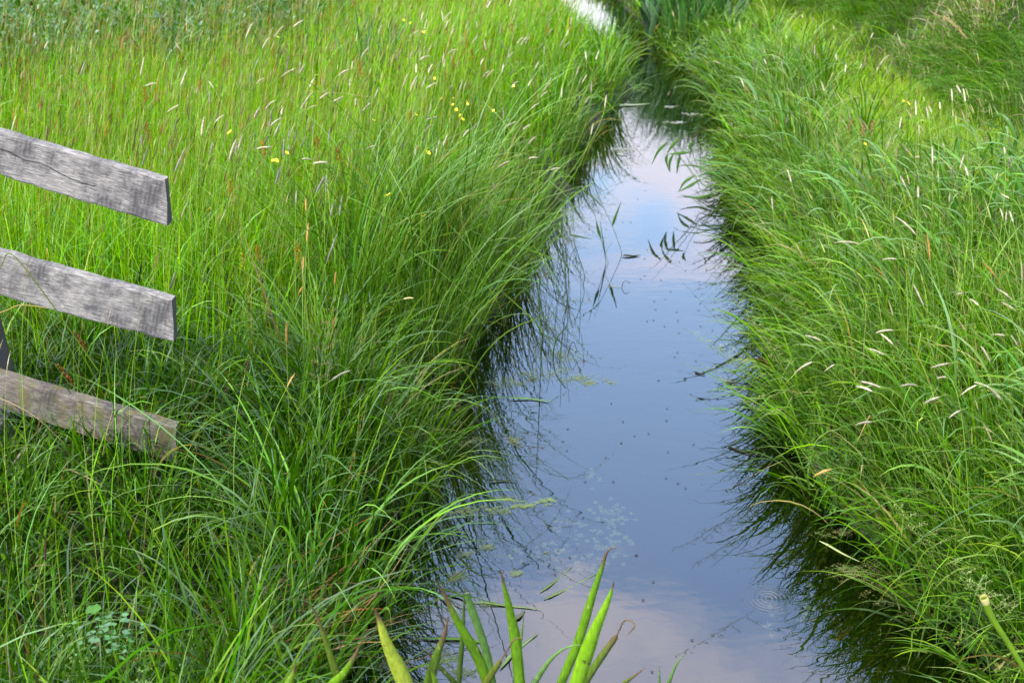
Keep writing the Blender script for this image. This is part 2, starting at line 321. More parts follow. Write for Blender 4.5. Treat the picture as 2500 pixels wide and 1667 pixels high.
# colours (linear base colours of living grass)
G_MEAD = [(.100, .260, .012), (.125, .29, .016), (.085, .225, .012), (.18, .30, .03), (.30, .28, .09)]
G_SEDG = [(.085, .18, .030), (.12, .23, .045), (.050, .125, .020), (.16, .25, .05), (.27, .22, .09)]
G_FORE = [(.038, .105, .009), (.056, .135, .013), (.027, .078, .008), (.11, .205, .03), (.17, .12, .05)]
G_RBNK = [(.085, .19, .024), (.12, .235, .036), (.06, .15, .020), (.165, .26, .06), (.27, .24, .10)]
G_MOUN = [(.085, .20, .022), (.105, .225, .03), (.065, .16, .02), (.16, .24, .045), (.28, .24, .11)]
def dshore(x, y): return np.maximum(xl(y)-x, x-xr(y))
def left(x, y): return x < xl(y)
def corner(x, y): return sst(7.1, 8.0, y+.4*wob(x, y, 1.6)-1.2*np.maximum(0, x+3.6)+0*x)*(x < -1.6)
# fence of zones: near left foreground is the dark tangled sedge, beyond it the light meadow
def fore_w(x, y):  # 1 in the dark green foreground sedge
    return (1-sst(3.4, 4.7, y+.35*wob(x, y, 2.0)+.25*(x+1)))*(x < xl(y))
# ---- meadow, left
A = Acc()
for (y0, y1, dn, wd, n) in ((1.2, 4.5, 1500, 1.0, 8), (4.5, 7.0, 1750, 1.15, 6), (7.0, 10.5, 1150, 1.5, 5), (10.5, 17, 560, 2.1, 4), (17, 26, 150, 3.2, 4)):
    P = scatter(-7.5, 1.4, y0, y1, dn, lambda x, y: left(x, y)*sst(.0, .4, dshore(x, y))*(1-.93*fore_w(x, y))*(1-.9*corner(x, y)))
    K = len(P); g = wob(P[:, 0], P[:, 1], 1.1); g2 = wob(P[:, 0], P[:, 1], 3.7, 2)
    hgt = .44+.10*g+.06*g2
    yaw = .2+1.2*g+U(-3.0, 3.0, K)
    Lb = hgt*U(.65, 1.35, K)*(.72+.28*sst(.1, .9, dshore(P[:, 0], P[:, 1])))
    stiff = rng.random(K) < .55
    th0 = np.abs(rng.normal(.08, .10, K)); th1 = np.where(stiff, U(.15, .7, K), U(.8, 2.0, K))
    c = palette(G_MEAD, [5, 4, 4, 1.3, .35], K, .26)*(1+.13*g+.12*g2)[:, None]
    W = np.where(stiff, U(.0022, .0045, K), U(.0035, .0078, K))*wd
    A.add(*blades(P, yaw, Lb, W, th0, th1, c, n, pw=1.7, tipcol=c*np.array([1.25, 1.05, 1.0])))
    # flowering stalks: thin, straight, pale
    S = scatter(-7.5, 1.4, y0, y1, dn*.26, lambda x, y: left(x, y)*sst(.2, .8, dshore(x, y))*(1-.9*fore_w(x, y)))
    K = len(S); c = palette([(.25, .37, .06), (.20, .33, .04), (.34, .30, .11)], [4, 3, .8], K)
    Bl = blades(S, U(-.7, .8, K), U(.5, .88, K), U(.0017, .0027, K)*wd, U(0, .14, K), U(.12, .5, K), c, n, pw=1.5); A.add(*Bl)
    stalk_heads(A, Bl[0], n, K, .6, HEADC, [3, 3, 1.5, 1.2, 3], (.03, .09), (.003*wd, .006*wd))
tag(A.build('meadow_grass', M_GRASS), 'tall light green meadow grass covering the left bank behind the fence', 'grass', kind='stuff')
# ---- sedge along both water edges
def sedge(Ps, m, r, Lr, Wr, pal, wts, n, acc, waterlean=.5, side=1, wd=1.0, th=(1.0, 2.3), lift=0.0):
    if len(Ps) == 0: return
    P, a, q, idx = tufts(Ps, m, r)
    K = len(P); bx = rng.normal(0, .35, len(Ps))[idx]
    vx = np.cos(a)*q+side*waterlean+.12*np.cos(bx*5)+rng.normal(0, .32, K); vy = np.sin(a)*q-.15+.5*bx+rng.normal(0, .32, K)
    yaw = np.arctan2(vy, vx); size = np.exp(rng.normal(0, .14, len(Ps)))[idx]
    L = U(Lr[0], Lr[1], K)*size*(1-.4*sst(11.3, 12.5, P[:, 1])); th0 = .05+lift*U(.3, 1.5, K)+.35*q*U(.4, 1, K); th1 = U(th[0], th[1], K)
    tone = np.exp(rng.normal(0, .16, len(Ps)))[idx]
    c = palette(pal, wts, K, .12)*tone[:, None]
    kk = rng.random(K) < .10
    kinks = (U(.45, .85, K), np.where(kk, U(.9, 1.9, K), 0))
    V = blades(P, yaw, L, U(Wr[0], Wr[1], K)*wd, th0, th1, c, n, pw=1.8, kinks=kinks, tipcol=c*np.array([1.3, 1.08, .9]))
    off = np.repeat(U(.0, .11, K)**1.0, 2*(n+1)); zf = ground(V[0][:, 0], V[0][:, 1])+off
    zf = np.where(dshore(V[0][:, 0], V[0][:, 1]) < 0, np.maximum(-.04, np.minimum(zf, -.0)), zf)
    np.maximum(V[0][:, 2], zf, out=V[0][:, 2])
    acc.add(*V)
A = Acc()
lsh = lambda lo, hi, p=1.0: (lambda x, y: left(x, y)*(dshore(x, y) > lo)*(dshore(x, y) < hi)*p)
for (y0, y1, dn, m, wd, n) in ((3.6, 6.0, 20, 50, 1.0, 9), (6.0, 9.5, 13, 34, 1.3, 7), (9.5, 14, 11, 30, 1.8, 6), (14, 22, 7, 24, 2.6, 5)):
    Ps = scatter(-1.6, 1.4, y0, y1, dn, lsh(-.03, .24)); sedge(Ps, m, .11, (.42, .76), (.0044, .0080), G_SEDG, [5, 4, 3, 1.5, .35], n, A, .13, 1, wd, (.6, 2.1))
Ps = np.array([[x, y, 0] for x, y in zip(U(-.75, .02, 26), U(4.45, 5.5, 26)) if dshore(x, y) > -.02]); Ps[:, 2] = ground(Ps[:, 0], Ps[:, 1])
sedge(Ps, 60, .11, (.7, 1.0), (.004, .0075), G_SEDG, [5, 4, 3, 1.5, .35], 10, A, .35, 1, 1.0, (.6, 1.9))
tag(A.build('sedge', M_GRASS), 'long arching blue green sedge blades fringing the left edge of the water', 'sedge', kind='stuff')
A = Acc()
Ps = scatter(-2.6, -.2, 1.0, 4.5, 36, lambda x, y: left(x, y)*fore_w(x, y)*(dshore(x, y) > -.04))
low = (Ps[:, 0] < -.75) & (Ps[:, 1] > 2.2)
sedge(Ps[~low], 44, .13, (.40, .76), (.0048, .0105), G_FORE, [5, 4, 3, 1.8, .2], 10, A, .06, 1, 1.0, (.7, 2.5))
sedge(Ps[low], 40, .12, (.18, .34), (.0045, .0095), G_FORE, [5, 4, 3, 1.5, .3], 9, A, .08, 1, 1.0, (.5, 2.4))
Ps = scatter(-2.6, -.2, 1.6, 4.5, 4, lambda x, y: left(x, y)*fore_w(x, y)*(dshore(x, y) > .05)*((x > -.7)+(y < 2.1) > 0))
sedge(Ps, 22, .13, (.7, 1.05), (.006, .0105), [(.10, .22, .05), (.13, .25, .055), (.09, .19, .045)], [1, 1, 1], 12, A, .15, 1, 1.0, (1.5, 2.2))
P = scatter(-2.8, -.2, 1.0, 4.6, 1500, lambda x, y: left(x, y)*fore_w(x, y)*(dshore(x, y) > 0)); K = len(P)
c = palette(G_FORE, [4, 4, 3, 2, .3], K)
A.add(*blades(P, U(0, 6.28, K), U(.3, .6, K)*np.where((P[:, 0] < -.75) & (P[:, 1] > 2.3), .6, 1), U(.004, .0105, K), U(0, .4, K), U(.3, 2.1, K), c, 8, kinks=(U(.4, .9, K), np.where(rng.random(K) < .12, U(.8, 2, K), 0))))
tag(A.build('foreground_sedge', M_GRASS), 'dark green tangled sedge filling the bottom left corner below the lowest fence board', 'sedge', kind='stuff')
# dry straw caught low down in the foreground sedge
A = Acc()
c0 = on_z(690, 1500, .30); K = 110
P = np.stack([c0[0]+rng.normal(0, .14, K), c0[1]+rng.normal(0, .11, K), np.full(K, .17)+U(0, .16, K)], 1)
A.add(*blades(P, U(-.5, 1.2, K), U(.15, .34, K), U(.002, .0045, K), U(1.0, 1.5, K), U(1.3, 2.0, K), palette([(.15, .09, .04), (.20, .13, .06), (.09, .05, .025)], [3, 3, 1], K), 6))
tag(A.build('dead_straw', M_GRASS), 'brown dead straw tangled under the sedge at the bottom, left of the iris leaves', 'straw', kind='stuff')
# ---- right bank
A = Acc(); Bm = Acc()
rsh = lambda lo, hi: (lambda x, y: (x > xr(y))*(dshore(x, y) > lo)*(dshore(x, y) < hi))
for (y0, y1, dn, m, wd, n) in ((1.6, 4.6, 22, 44, 1.0, 9), (4.6, 7.5, 19, 44, 1.15, 8), (7.5, 11, 16, 40, 1.4, 6), (11, 15, 13, 34, 1.9, 5), (15, 24, 6, 24, 2.8, 4)):
    Ps = scatter(1.0, 3.2, y0, y1, dn, rsh(-.04, .75)); sedge(Ps, m, .12, (.36, .70), (.0042, .0092), G_RBNK, [5, 4, 3, 2, .4], n, A, .38, -1, wd, (.8, 2.3))
for (y0, y1, dn, m, wd, n) in ((1.6, 4.6, 170, 20, 1.0, 8), (4.6, 8, 120, 24, 1.2, 6), (8, 15, 55, 24, 1.7, 5)):
    Ps = scatter(1.0, 3.2, y0, y1, dn, rsh(-.14, .30)); Ps[:, 2] = np.maximum(Ps[:, 2], -.02)
    sedge(Ps, m, .07, (.18, .50), (.0048, .0115), G_RBNK+[(.05, .10, .02)], [5, 4, 4, 1.2, .3, 3], n, A, .45, -1, wd, (1.0, 2.2), .35)
tag(A.build('overhanging_grass', M_GRASS), 'soft arching grass hanging down over the right edge of the water', 'grass', kind='stuff')
for (y0, y1, dn, wd, n) in ((1.2, 4.5, 1500, 1.0, 8), (4.5, 7.5, 1400, 1.2, 6), (7.5, 11, 950, 1.6, 5), (11, 17, 420, 2.3, 4), (17, 26, 120, 3.4, 4)):
    def fr(x, y):
        path = sst(2.0, 2.3, x+.1*wob(x, y, 2.5))*sst(5.8, 7.2, y)
        return (x > xr(y))*sst(-.05, .2, dshore(x, y))*(1-.97*path)
    P = scatter(1.0, 5.5, y0, y1, dn, fr); K = len(P)
    g = wob(P[:, 0], P[:, 1], 1.4, 1); g2 = wob(P[:, 0], P[:, 1], 4.2, 5)
    lean = sst(1.3, 0, dshore(P[:, 0], P[:, 1]))
    yaw = math.pi+.5*g+U(-1.7, 1.7, K)*(1.3-.5*lean)
    stiff = rng.random(K) < .45
    Lb = (.46+.08*g+.06*g2)*U(.6, 1.3, K)*(1-.3*sst(6, 8.5, P[:, 1]))*(1-.45*sst(1.75, 2.15, P[:, 0])*sst(5.8, 7.5, P[:, 1]))
    th0 = np.abs(rng.normal(.12, .12, K)); th1 = np.where(stiff, U(.2, .8, K), U(.9, 2.4, K))
    c = palette(G_RBNK, [4, 4, 4, 3, .5], K, .26)*(1+.14*g+.12*g2)[:, None]
    Bm.add(*blades(P, yaw, Lb, np.where(stiff, U(.002, .0045, K), U(.004, .0095, K))*wd, th0, th1, c, n, pw=1.6, tipcol=c*np.array([1.2, 1.05, 1])))
    S = scatter(1.0, 5.0, y0, y1, dn*.15, fr); K = len(S)
    Bl = blades(S, math.pi+U(-1.2, 1.2, K), U(.45, .8, K), U(.0014, .0024, K)*wd, U(0, .15, K), U(.2, .8, K), palette([(.22, .32, .09), (.17, .27, .06), (.32, .29, .14)], [4, 3, 1], K), n, pw=1.5); Bm.add(*Bl)
    stalk_heads(Bm, Bl[0], n, K, .3, HEADC, [1.5, 3, .6, .5, 5], (.03, .09), (.003*wd, .006*wd))
tag(Bm.build('bank_grass', M_GRASS), 'dense bright green grass with pale stalks covering the right bank', 'grass', kind='stuff')
# broad soft reed grass leaves on the right bank
A = Acc()
for (y0, y1, dn) in ((1.8, 4.5, 110), (4.5, 7.5, 75), (7.5, 10.5, 25)):
    P = scatter(1.2, 3.0, y0, y1, dn, lambda x, y: (dshore(x, y) > .12)*(wob(x, y, 2.7, 4) > -.25)*((y < 6)+(x < xr(y)+.35) > 0)); K = len(P)
    P, a, q, idx = tufts(P, 4, .05); K = len(P); P[:, 2] += U(.05, .4, K)
    c = palette([(.105, .215, .05), (.15, .27, .08), (.07, .16, .04)], [3, 2, 2], K)
    A.add(*blades(P, math.pi+U(-1.3, 1.3, K), U(.22, .46, K), U(.009, .018, K), U(.1, .5, K), U(1.3, 2.5, K), c, 9, pw=1.4, tipcol=c*np.array([1.3, 1.1, 1])))
tag(A.build('reed_grass', M_GRASS), 'broad soft leaves of reed grass arching out of the right bank', 'reed grass', kind='stuff')
# mown strip and mound
A = Acc()
for (y0, y1, dn, wd) in ((5.5, 9, 2200, 1.5), (9, 14, 1500, 2.0), (14, 24, 500, 3.2)):
    P = scatter(2.1, 4.0, y0, y1, dn, lambda x, y: (x > xr(y)+.3)*sst(1.95, 2.25, x)*(1-sst(3.2, 3.6, x)), top=.3); K = len(P); g = wob(P[:, 0], P[:, 1], 2.2)
    c = palette([(.17, .34, .012), (.21, .34, .02), (.26, .29, .06)], [4, 3, 1+0], K)*(1+.2*g)[:, None]
    A.add(*blades(P, U(0, 6.28, K), U(.07, .17, K), U(.002, .0035, K)*wd, U(0, .5, K), U(.3, 1.4, K), c, 4))
tag(A.build('short_grass', M_GRASS), 'short yellow green grass strip between the tall bank grass and the mound', 'grass', kind='stuff')
A = Acc()
for (y0, y1, dn, m, wd, n) in ((5.0, 9, 26, 64, 1.4, 7), (9, 14, 22, 56, 1.9, 6), (14, 26, 6, 34, 3.0, 5)):
    Ps = scatter(3.0, 8.5, y0, y1, dn, lambda x, y: sst(3.2, 3.5, x+.12*wob(x, y, 2))*sst(5.4, 6.6, y))
    if len(Ps):
        P, a, q, idx = tufts(Ps, m, .17); K = len(P)
        yaw = np.arctan2(np.sin(a)*q*.6-.25+rng.normal(0, .2, K), np.cos(a)*q*.6-.75+rng.normal(0, .2, K))
        tone = np.exp(rng.normal(0, .18, len(Ps)))[idx]*(1+.2*wob(P[:, 0], P[:, 1], 1.2, 6))
        c = palette(G_MOUN, [5, 4, 4, 1.2, .5], K)*tone[:, None]
        A.add(*blades(P, yaw, U(.32, .62, K), U(.0022, .0042, K)*wd, U(.1, .5, K), U(1.2, 2.4, K), c, n, pw=1.4))
tag(A.build('mound_grass', M_GRASS), 'dark green hair fine grass drooping down the mound at the top right', 'grass', kind='stuff')
# ground cover of broad leaves in the far left corner, dry stalks in the far right corner
def leaflets(P, a, tilt, L, W, c):
    K = len(P)
    d = np.stack([np.cos(a)*np.cos(tilt), np.sin(a)*np.cos(tilt), np.sin(tilt)], 1); s = np.stack([-np.sin(a), np.cos(a), 0*a], 1)
    up = np.cross(s, d)
    t = np.array([0, .3, .65, 1.0]); w = np.array([.12, 1, .75, .04]); b = np.array([0, .05, .04, -.08])
    C = P[:, None, :]+d[:, None, :]*(L[:, None]*t)[..., None]+up[:, None, :]*(L[:, None]*b)[..., None]
    off = s[:, None, :]*(W[:, None]*w/2)[..., None]
    V = np.stack([C-off, C+off], 2).reshape(-1, 3)
    i = (np.arange(K)*8)[:, None]+(np.arange(3)*2)[None, :]
    return V, np.stack([i, i+1, i+3, i+2], -1).reshape(-1, 4), np.repeat(c, 8, 0)
A = Acc()
def corner(x, y): return sst(7.1, 8.0, y+.4*wob(x, y, 1.6)-1.2*np.maximum(0, x+3.6)+0*x)*(x < -1.6)
K = 24000; x = U(-8, -1.4, K); y = U(6.6, 14, K); k = rng.random(K) < corner(x, y); x, y = x[k], y[k]; K = len(x)
z = ground(x, y)+np.sqrt(rng.random(K))*(.72+.22*wob(x, y, 2.4))
P = np.stack([x, y, z], 1); ok = in_view(P); P = P[ok]; K = len(P)
tone = 1+.35*wob(P[:, 0], P[:, 1], 3.1, 2)
A.add(*leaflets(P, U(0, 6.28, K), U(-1.2, .9, K), U(.03, .08, K), U(.015, .035, K), palette([(.022, .07, .006), (.035, .10, .008), (.06, .14, .012), (.10, .06, .03)], [4, 4, 2, .3], K)*tone[:, None]))
S = scatter(-8, -1.4, 6.6, 14, 900, corner); K = len(S); c = palette([(.055, .15, .014), (.035, .11, .010), (.08, .19, .02)], [3, 3, 1], K)
A.add(*blades(S, U(0, 6.28, K), U(.4, .9, K), U(.005, .010, K), U(0, .2, K), U(.5, 2.2, K), c, 6))
tag(A.build('undergrowth', M_WEED), 'dark leafy undergrowth filling the far left corner behind the meadow', 'undergrowth', kind='stuff')
A = Acc()
Pc = on_ground(2440, 15, .2); K = 700
P = np.stack([Pc[0]+rng.normal(0, .28, K), Pc[1]+.35+rng.normal(0, .25, K), np.zeros(K)], 1); P[:, 2] = ground(P[:, 0], P[:, 1])+.02
c = palette([(.52, .43, .30), (.60, .52, .38), (.36, .27, .20), (.2, .26, .09)], [4, 3, 2, 1], K)
A.add(*blades(P, U(0, 6.28, K), U(.2, .45, K), U(.005, .012, K), U(0, .5, K), U(.5, 2.2, K), c, 6, kinks=(U(.3, .8, K), np.where(rng.random(K) < .4, U(.6, 1.6, K), 0))))
tag(A.build('dry_stalks', M_GRASS), 'pale pinkish dry stalks on top of the mound in the far right corner', 'dry grass', kind='stuff')
# tall reeds standing behind the bend (their reflection darkens the water)
A = Acc()
for (cx, cy, rx, ry, nn, hh) in ((2.1, 15.2, .35, 1.3, 1500, 1.25), (2.3, 18.0, .55, 1.6, 1500, 1.7), (2.05, 13.6, .22, .6, 500, .95)):
    x = cx+rng.normal(0, rx, nn); y = cy+rng.normal(0, ry*.6, nn); k = dshore(x, y) > .02; x, y = x[k], y[k]; K = len(x)
    P = np.stack([x, y, ground(x, y)], 1)
    A.add(*blades(P, U(0, 6.28, K), U(.7, 1.1, K)*hh, U(.010, .022, K), U(0, .25, K), U(.3, 1.6, K), palette([(.06, .15, .035), (.08, .18, .05), (.05, .12, .04)], [1, 1, 1], K), 7))
tag(A.build('bulrush', M_GRASS), 'tall broad bladed reeds standing at the far bend on the right of the water', 'reeds', kind='stuff')
# ------------------------------------------------------------------ ground, water
def axis(lo, hi, st, far):
    a = np.arange(lo, hi+1e-6, st); e = np.array([1, 3, 7, 15, 35, 80, 180, far]); return np.concatenate([(lo-e)[::-1], a, hi+e])
gx = axis(-8, 9, .1, 400); gy = axis(-2, 27, .125, 400)
XX, YY = np.meshgrid(gx, gy); ZZ = ground(XX, YY)
nx, ny = len(gx), len(gy); i = (np.arange(ny-1)*nx)[:, None]+np.arange(nx-1)[None, :]
Q = np.stack([i, i+1, i+nx+1, i+nx], -1).reshape(-1, 4)
g = mesh_obj('ground', np.stack([XX, YY, ZZ], -1).reshape(-1, 3), Q, soil_mat()); tag(g, kind='structure')
wy = np.concatenate([np.arange(-2, 27, .25), [30, 40, 60, 100, 200, 400]])
wl = xl(wy)-.12; wr = xr(wy)+.12
wv = np.concatenate([np.stack([wl, wy, 0*wy], 1), np.stack([wr, wy, 0*wy], 1)]); k = len(wy); i = np.arange(k-1)
w = mesh_obj('water', wv, np.stack([i, i+k, i+k+1, i+1], 1), water_mat()); tag(w, kind='structure')
# ------------------------------------------------------------------ fence
fy = 3.22
def board(parent, TL, TR, BR, BL, th, mat, base, label=None):
    tl, tr, br, bl = [Vector(on_y(p[0], p[1], fy)) for p in (TL, TR, BR, BL)]
    ex = (tr-tl).normalized(); ey = Vector((0, 1, 0)); ez = ex.cross(ey)*1.0
    if ez.z < 0: ez = -ez
    R = Matrix((ex, ey, ez)).transposed(); o = tr
    to = lambda v: R.inverted() @ (v-o)
    a, b, c_, d = to(tl), to(tr), to(br), to(bl)
    ext = .9; n = 90; sl = (d.x-a.x)
    vs, fs = [], []; rr = random.Random(int(abs(tr.z)*1000))
    us = [(-1-ext/abs(a.x))+(1+ext/abs(a.x))*i/n for i in range(n+1)]
    prof = [(0, .0), (0, 1), (1, 1), (1, 0)]
    seg = [(0, t) for t in (0.03, .25, .5, .75, .97)]+[(t, 1) for t in (.06, .5, .94)]+[(1, t) for t in (.97, .5, .03)]+[(t, 0) for t in (.94, .5, .06)]
    for iu, u in enumerate(us):
        zt = b.z+(a.z-b.z)*(-u); zb = c_.z+(d.z-c_.z)*(-u)
        xx = u*abs(a.x)
        for (p, q) in seg:
            chip = 1-(.012 if iu == n and q in (0, 1) else 0)
            z = zb+(zt-zb)*q; y = p*th
            jit = .0011*math.sin(u*31+q*5)+rr.gauss(0, .0006)
            z += jit+(.0012*math.sin(u*5+1)+.0006*math.sin(u*17) if q >= .97 or q <= .03 else 0)
            e = 0
            if iu == n: e = (c_.x)*(1-q)+rr.gauss(0, .0012)
            vs.append((xx+e, y*chip+rr.gauss(0, .0004), z))
    m = len(seg)
    for iu in range(n):
        for j in range(m):
            p = iu*m+j; q = iu*m+(j+1) % m; fs.append((p, q, q+m, p+m))
    fs.append(tuple(range(m))[::-1]); fs.append(tuple(n*m+j for j in range(m)))
    ob = mesh_obj('board', vs, fs, mat, parent, smooth=False)
    ob.matrix_local = Matrix.Translation(o-Vector(base)) @ R.to_4x4()
    if label: ob['label'] = label
    return ob
fb = (-2.0, 3.28, float(ground(-2.0, 3.28)))
fence = thing('fence', fb, 'weathered grey wooden fence end of three sloping boards at the left edge of the picture', 'fence')
def loc_board(TR, TL, p):   # helper: board-local x,z of a photo point
    tl, tr, q = Vector(on_y(*TL, fy)), Vector(on_y(*TR, fy)), Vector(on_y(*p, fy)); ex = (tr-tl).normalized(); ez = ex.cross(Vector((0, 1, 0)))
    if ez.z < 0: ez = -ez
    return ((q-tr).dot(ex), (q-tr).dot(ez))
b1 = [(0, 323), (402, 440), (410, 553), (0, 428)]
b2 = [(0, 618), (421, 732), (424, 835), (0, 722)]
b3 = [(0, 917), (429, 1044), (431, 1134), (0, 995)]
ck = [loc_board(b1[1], b1[0], p) for p in ((-60, 350), (0, 366), (30, 375), (62, 391), (100, 400), (150, 425), (190, 443), (235, 453))]
ck = [(a, b-.005) for a, b in ck]
board(fence, *b1, .040, wood_mat('old_wood_cracked', crack=ck), fb, 'top board, split by a long dark crack')
board(fence, *b2, .040, wood_mat('old_wood_knot', knot=loc_board(b2[1], b2[0], (228, 752))), fb, 'middle board with a dark knot')
board(fence, *b3, .045, wood_mat('old_wood_mossy', moss=.6, tone=(.66, .60, .52)), fb, 'lowest board, mossy, half sunk in grass')
pw_ = wood_mat('old_wood_post')
vs, fs = [], []; ny_ = 14
pc = on_y(-36, 860, 3.32)
for i in range(ny_+1):
    z = .2+i/ny_*1.35; lean = (z-pc[2])*-.045
    for (a, b) in ((-.05, 0), (.05, 0), (.05, .09), (-.05, .09)):
        vs.append((pc[0]+.0+lean+a+random.gauss(0, .001), 3.285+b+random.gauss(0, .001), z))
for i in range(ny_):
    for j in range(4):
        p = i*4+j; q = i*4+(j+1) % 4; fs.append((p, q, q+4, p+4))
fs.append((0, 3, 2, 1)); fs.append(tuple(ny_*4+j for j in range(4)))
po = mesh_obj('post', np.array(vs)-np.array(fb), fs, pw_, fence, smooth=False)
# ------------------------------------------------------------------ small plants built one by one
def frame_of(t):
    t = t/np.linalg.norm(t); a = np.array([0, 0, 1.0]) if abs(t[2]) < .9 else np.array([1.0, 0, 0])
    s = np.cross(t, a); s /= np.linalg.norm(s); return s, np.cross(s, t)
def bez(p0, p1, p2, n): 
    t = np.linspace(0, 1, n)[:, None]; return (1-t)**2*p0+2*t*(1-t)*p1+t*t*p2
def tube(path, rad, k=5):
    V, Q = [], []
    path = np.asarray(path)
    T = np.gradient(path, axis=0); s, b = frame_of(T[0])
    for i, p in enumerate(path):
        t = T[i]/np.linalg.norm(T[i]); s = s-t*np.dot(s, t); s /= np.linalg.norm(s); b = np.cross(t, s)
        for j in range(k):
            a = 2*math.pi*j/k; V.append(p+rad[i]*(math.cos(a)*s+math.sin(a)*b))
    for i in range(len(path)-1):
        for j in range(k):
            Q.append((i*k+j, i*k+(j+1) % k, (i+1)*k+(j+1) % k, (i+1)*k+j))
    return np.array(V), np.array(Q)
def seg_dir(a, b): return (b-a)/max(1e-9, np.linalg.norm(b-a))
SPK = {'pale': (.42, .385, .30), 'grey': (.23, .22, .19), 'tan': (.40, .27, .12), 'dark': (.06, .035, .03), 'cream': (.55, .48, .28)}
def foxtail(tip, base, h, kind, label, group, name='foxtail_grass', cat='grass flower'):
    hb = on_z(base[0], base[1], 0.0)
    # find the place where the head's foot stands h above the ground
    z = .45+h
    for _ in range(6):
        hb = on_z(base[0], base[1], z); z = float(ground(hb[0], hb[1]))+h
        z = max(z, h+.1)
    d = depth_of(hb); ht = at_depth(tip[0], tip[1], d*(1+random.uniform(-.012, .012)))
    L = np.linalg.norm(ht-hb); dr = seg_dir(hb, ht)
    if L > .125: ht = hb+dr*.125; L = .125
    lean = np.array([dr[0], dr[1], 0])*h*random.uniform(.35, .6)
    if np.linalg.norm(lean) > .38: lean *= .38/np.linalg.norm(lean)
    gb = np.array([hb[0]-lean[0], hb[1]-lean[1], 0]); 
    if dshore(gb[0], gb[1]) < .03:
        gb[0] = (xl(gb[1])-.1) if gb[0] < (xl(gb[1])+xr(gb[1]))/2 else xr(gb[1])+.1
    gb[2] = float(ground(gb[0], gb[1]))
    T = thing(name, gb, label, cat, group)
    c1 = hb-dr*h*.45; c1[2] = min(c1[2], hb[2]-.02) if dr[2] < 0 else c1[2]
    if dr[2] < .15: c1 = np.array([hb[0]-dr[0]*.12, hb[1]-dr[1]*.12, hb[2]+.05])
    path = bez(gb, c1, hb, 10); sc = 1+.10*max(0, d-3.5)
    V, Q = tube(path, np.linspace(.0017, .0011, 10)*sc, 4)
    gc = np.array([.18, .28, .07])*random.uniform(.8, 1.15)
    mesh_obj('stem', V-gb, Q, M_GRASS, T, np.repeat(gc[None], len(V), 0))
    # head: tapering bristly cylinder, slightly arched
    sag = np.array([0, 0, 1.0])*L*random.uniform(.05, .16)*(1 if abs(dr[2]) < .8 else .3)
    hp = bez(hb, (hb+ht)/2+sag, ht, 12); R = L*random.uniform(.040, .052)+.0006
    R = min(max(R, .0022), .0034)*(1.0 if kind != 'dark' else .75)*(1+.06*max(0, d-4))
    prof = np.array([.35, .8, .95, 1, 1, 1, .98, .95, .88, .75, .55, .15])*R
    prof = prof*(1+np.array([random.uniform(-.12, .12) for _ in range(12)]))
    V, Q = tube(hp, prof, 7)
    V = V+rng.normal(0, R*.10, V.shape)
    base_c = np.array(SPK[kind])*random.uniform(.8, 1.15); C = np.repeat(base_c[None], len(V), 0)*np.exp(rng.normal(0, .22, (len(V), 1)))
    nb = 70; ii = rng.integers(0, 11, nb); fr_ = rng.random(nb)[:, None]; pp = hp[ii]*(1-fr_)+hp[ii+1]*fr_
    s, b = frame_of(dr); a = U(0, 6.28, nb)[:, None]; od = np.cos(a)*s+np.sin(a)*b
    p0 = pp+od*(prof[ii]*.8)[:, None]; p1 = pp+od*(prof[ii]*1.0+R*.65)[:, None]+dr*R*1.5
    wv_ = np.cross(od, dr)*R*.12
    BV = np.stack([p0-wv_, p0+wv_, p1+wv_*.3, p1-wv_*.3], 1).reshape(-1, 3); BQ = np.arange(nb*4).reshape(-1, 4)+len(V)
    V = np.concatenate([V, BV]); Q = np.concatenate([Q, BQ]); C = np.concatenate([C, np.repeat(base_c[None]*1.25, nb*4, 0)])
    mesh_obj('seed_head', V-gb, Q, M_FLUFF, T, np.clip(C, 0, .85))
    return T
def A_(lst, ox, oy, sc): return [((ox+a/sc, oy+b/sc), (ox+c/sc, oy+d/sc)) for (a, b, c, d) in lst]
r4 = A_([(315,135,262,245),(503,170,447,240),(630,130,562,175),(412,240,368,310),(580,437,497,485),(637,415,605,470),(917,445,852,485),(1052,300,995,370),(1357,197,1312,240),(945,395,938,440),(700,500,668,560),(690,587,612,695),(447,642,385,700),(790,595,733,632),(887,617,817,652),(1062,655,1008,710),(372,503,333,538),(710,673,655,698),(503,750,420,803),(480,787,442,870),(350,688,315,750),(240,860,213,960),(200,890,155,1020),(430,940,330,950),(125,735,65,780),(25,520,55,565),(1110,560,1085,620),(1297,472,1262,560),(1357,485,1312,570),(1410,487,1385,560),(1453,412,1425,470),(1480,747,1408,770),(1985,777,1903,825),(2075,797,2030,830),(1695,827,1645,875),(1550,857,1520,930),(1500,895,1472,1000),(1353,930,1340,1000),(1090,930,1025,955),(780,1037,690,1045),(685,1020,620,1017),(2110,875,2065,920),(2125,1007,2065,1012),(2263,1075,2205,1085),(1943,1030,1870,1070),(2000,522,1955,560),(1733,140,1738,180),(2025,990,1975,1000),(1735,930,1725,985),(2035,240,1990,280),(925,505,926,560),(963,632,961,675),(1575,550,1574,580),(495,680,488,735),(2065,245,2045,290),(1780,375,1760,415),(1530,380,1527,430),(1130,165,1105,215)], 500, 0, 2.613)
r4g = A_([(538,360,517,480),(760,1127,710,1230),(640,870,615,945),(505,885,500,1000),(480,1065,450,1180),(350,690,322,760),(430,700,408,830),(330,845,290,900),(410,865,375,930),(1245,330,1225,390),(1215,730,1195,790),(1270,900,1255,950),(140,770,146,850),(35,590,30,650),(1040,1050,1042,1100),(1330,325,1310,375)], 500, 0, 2.613)
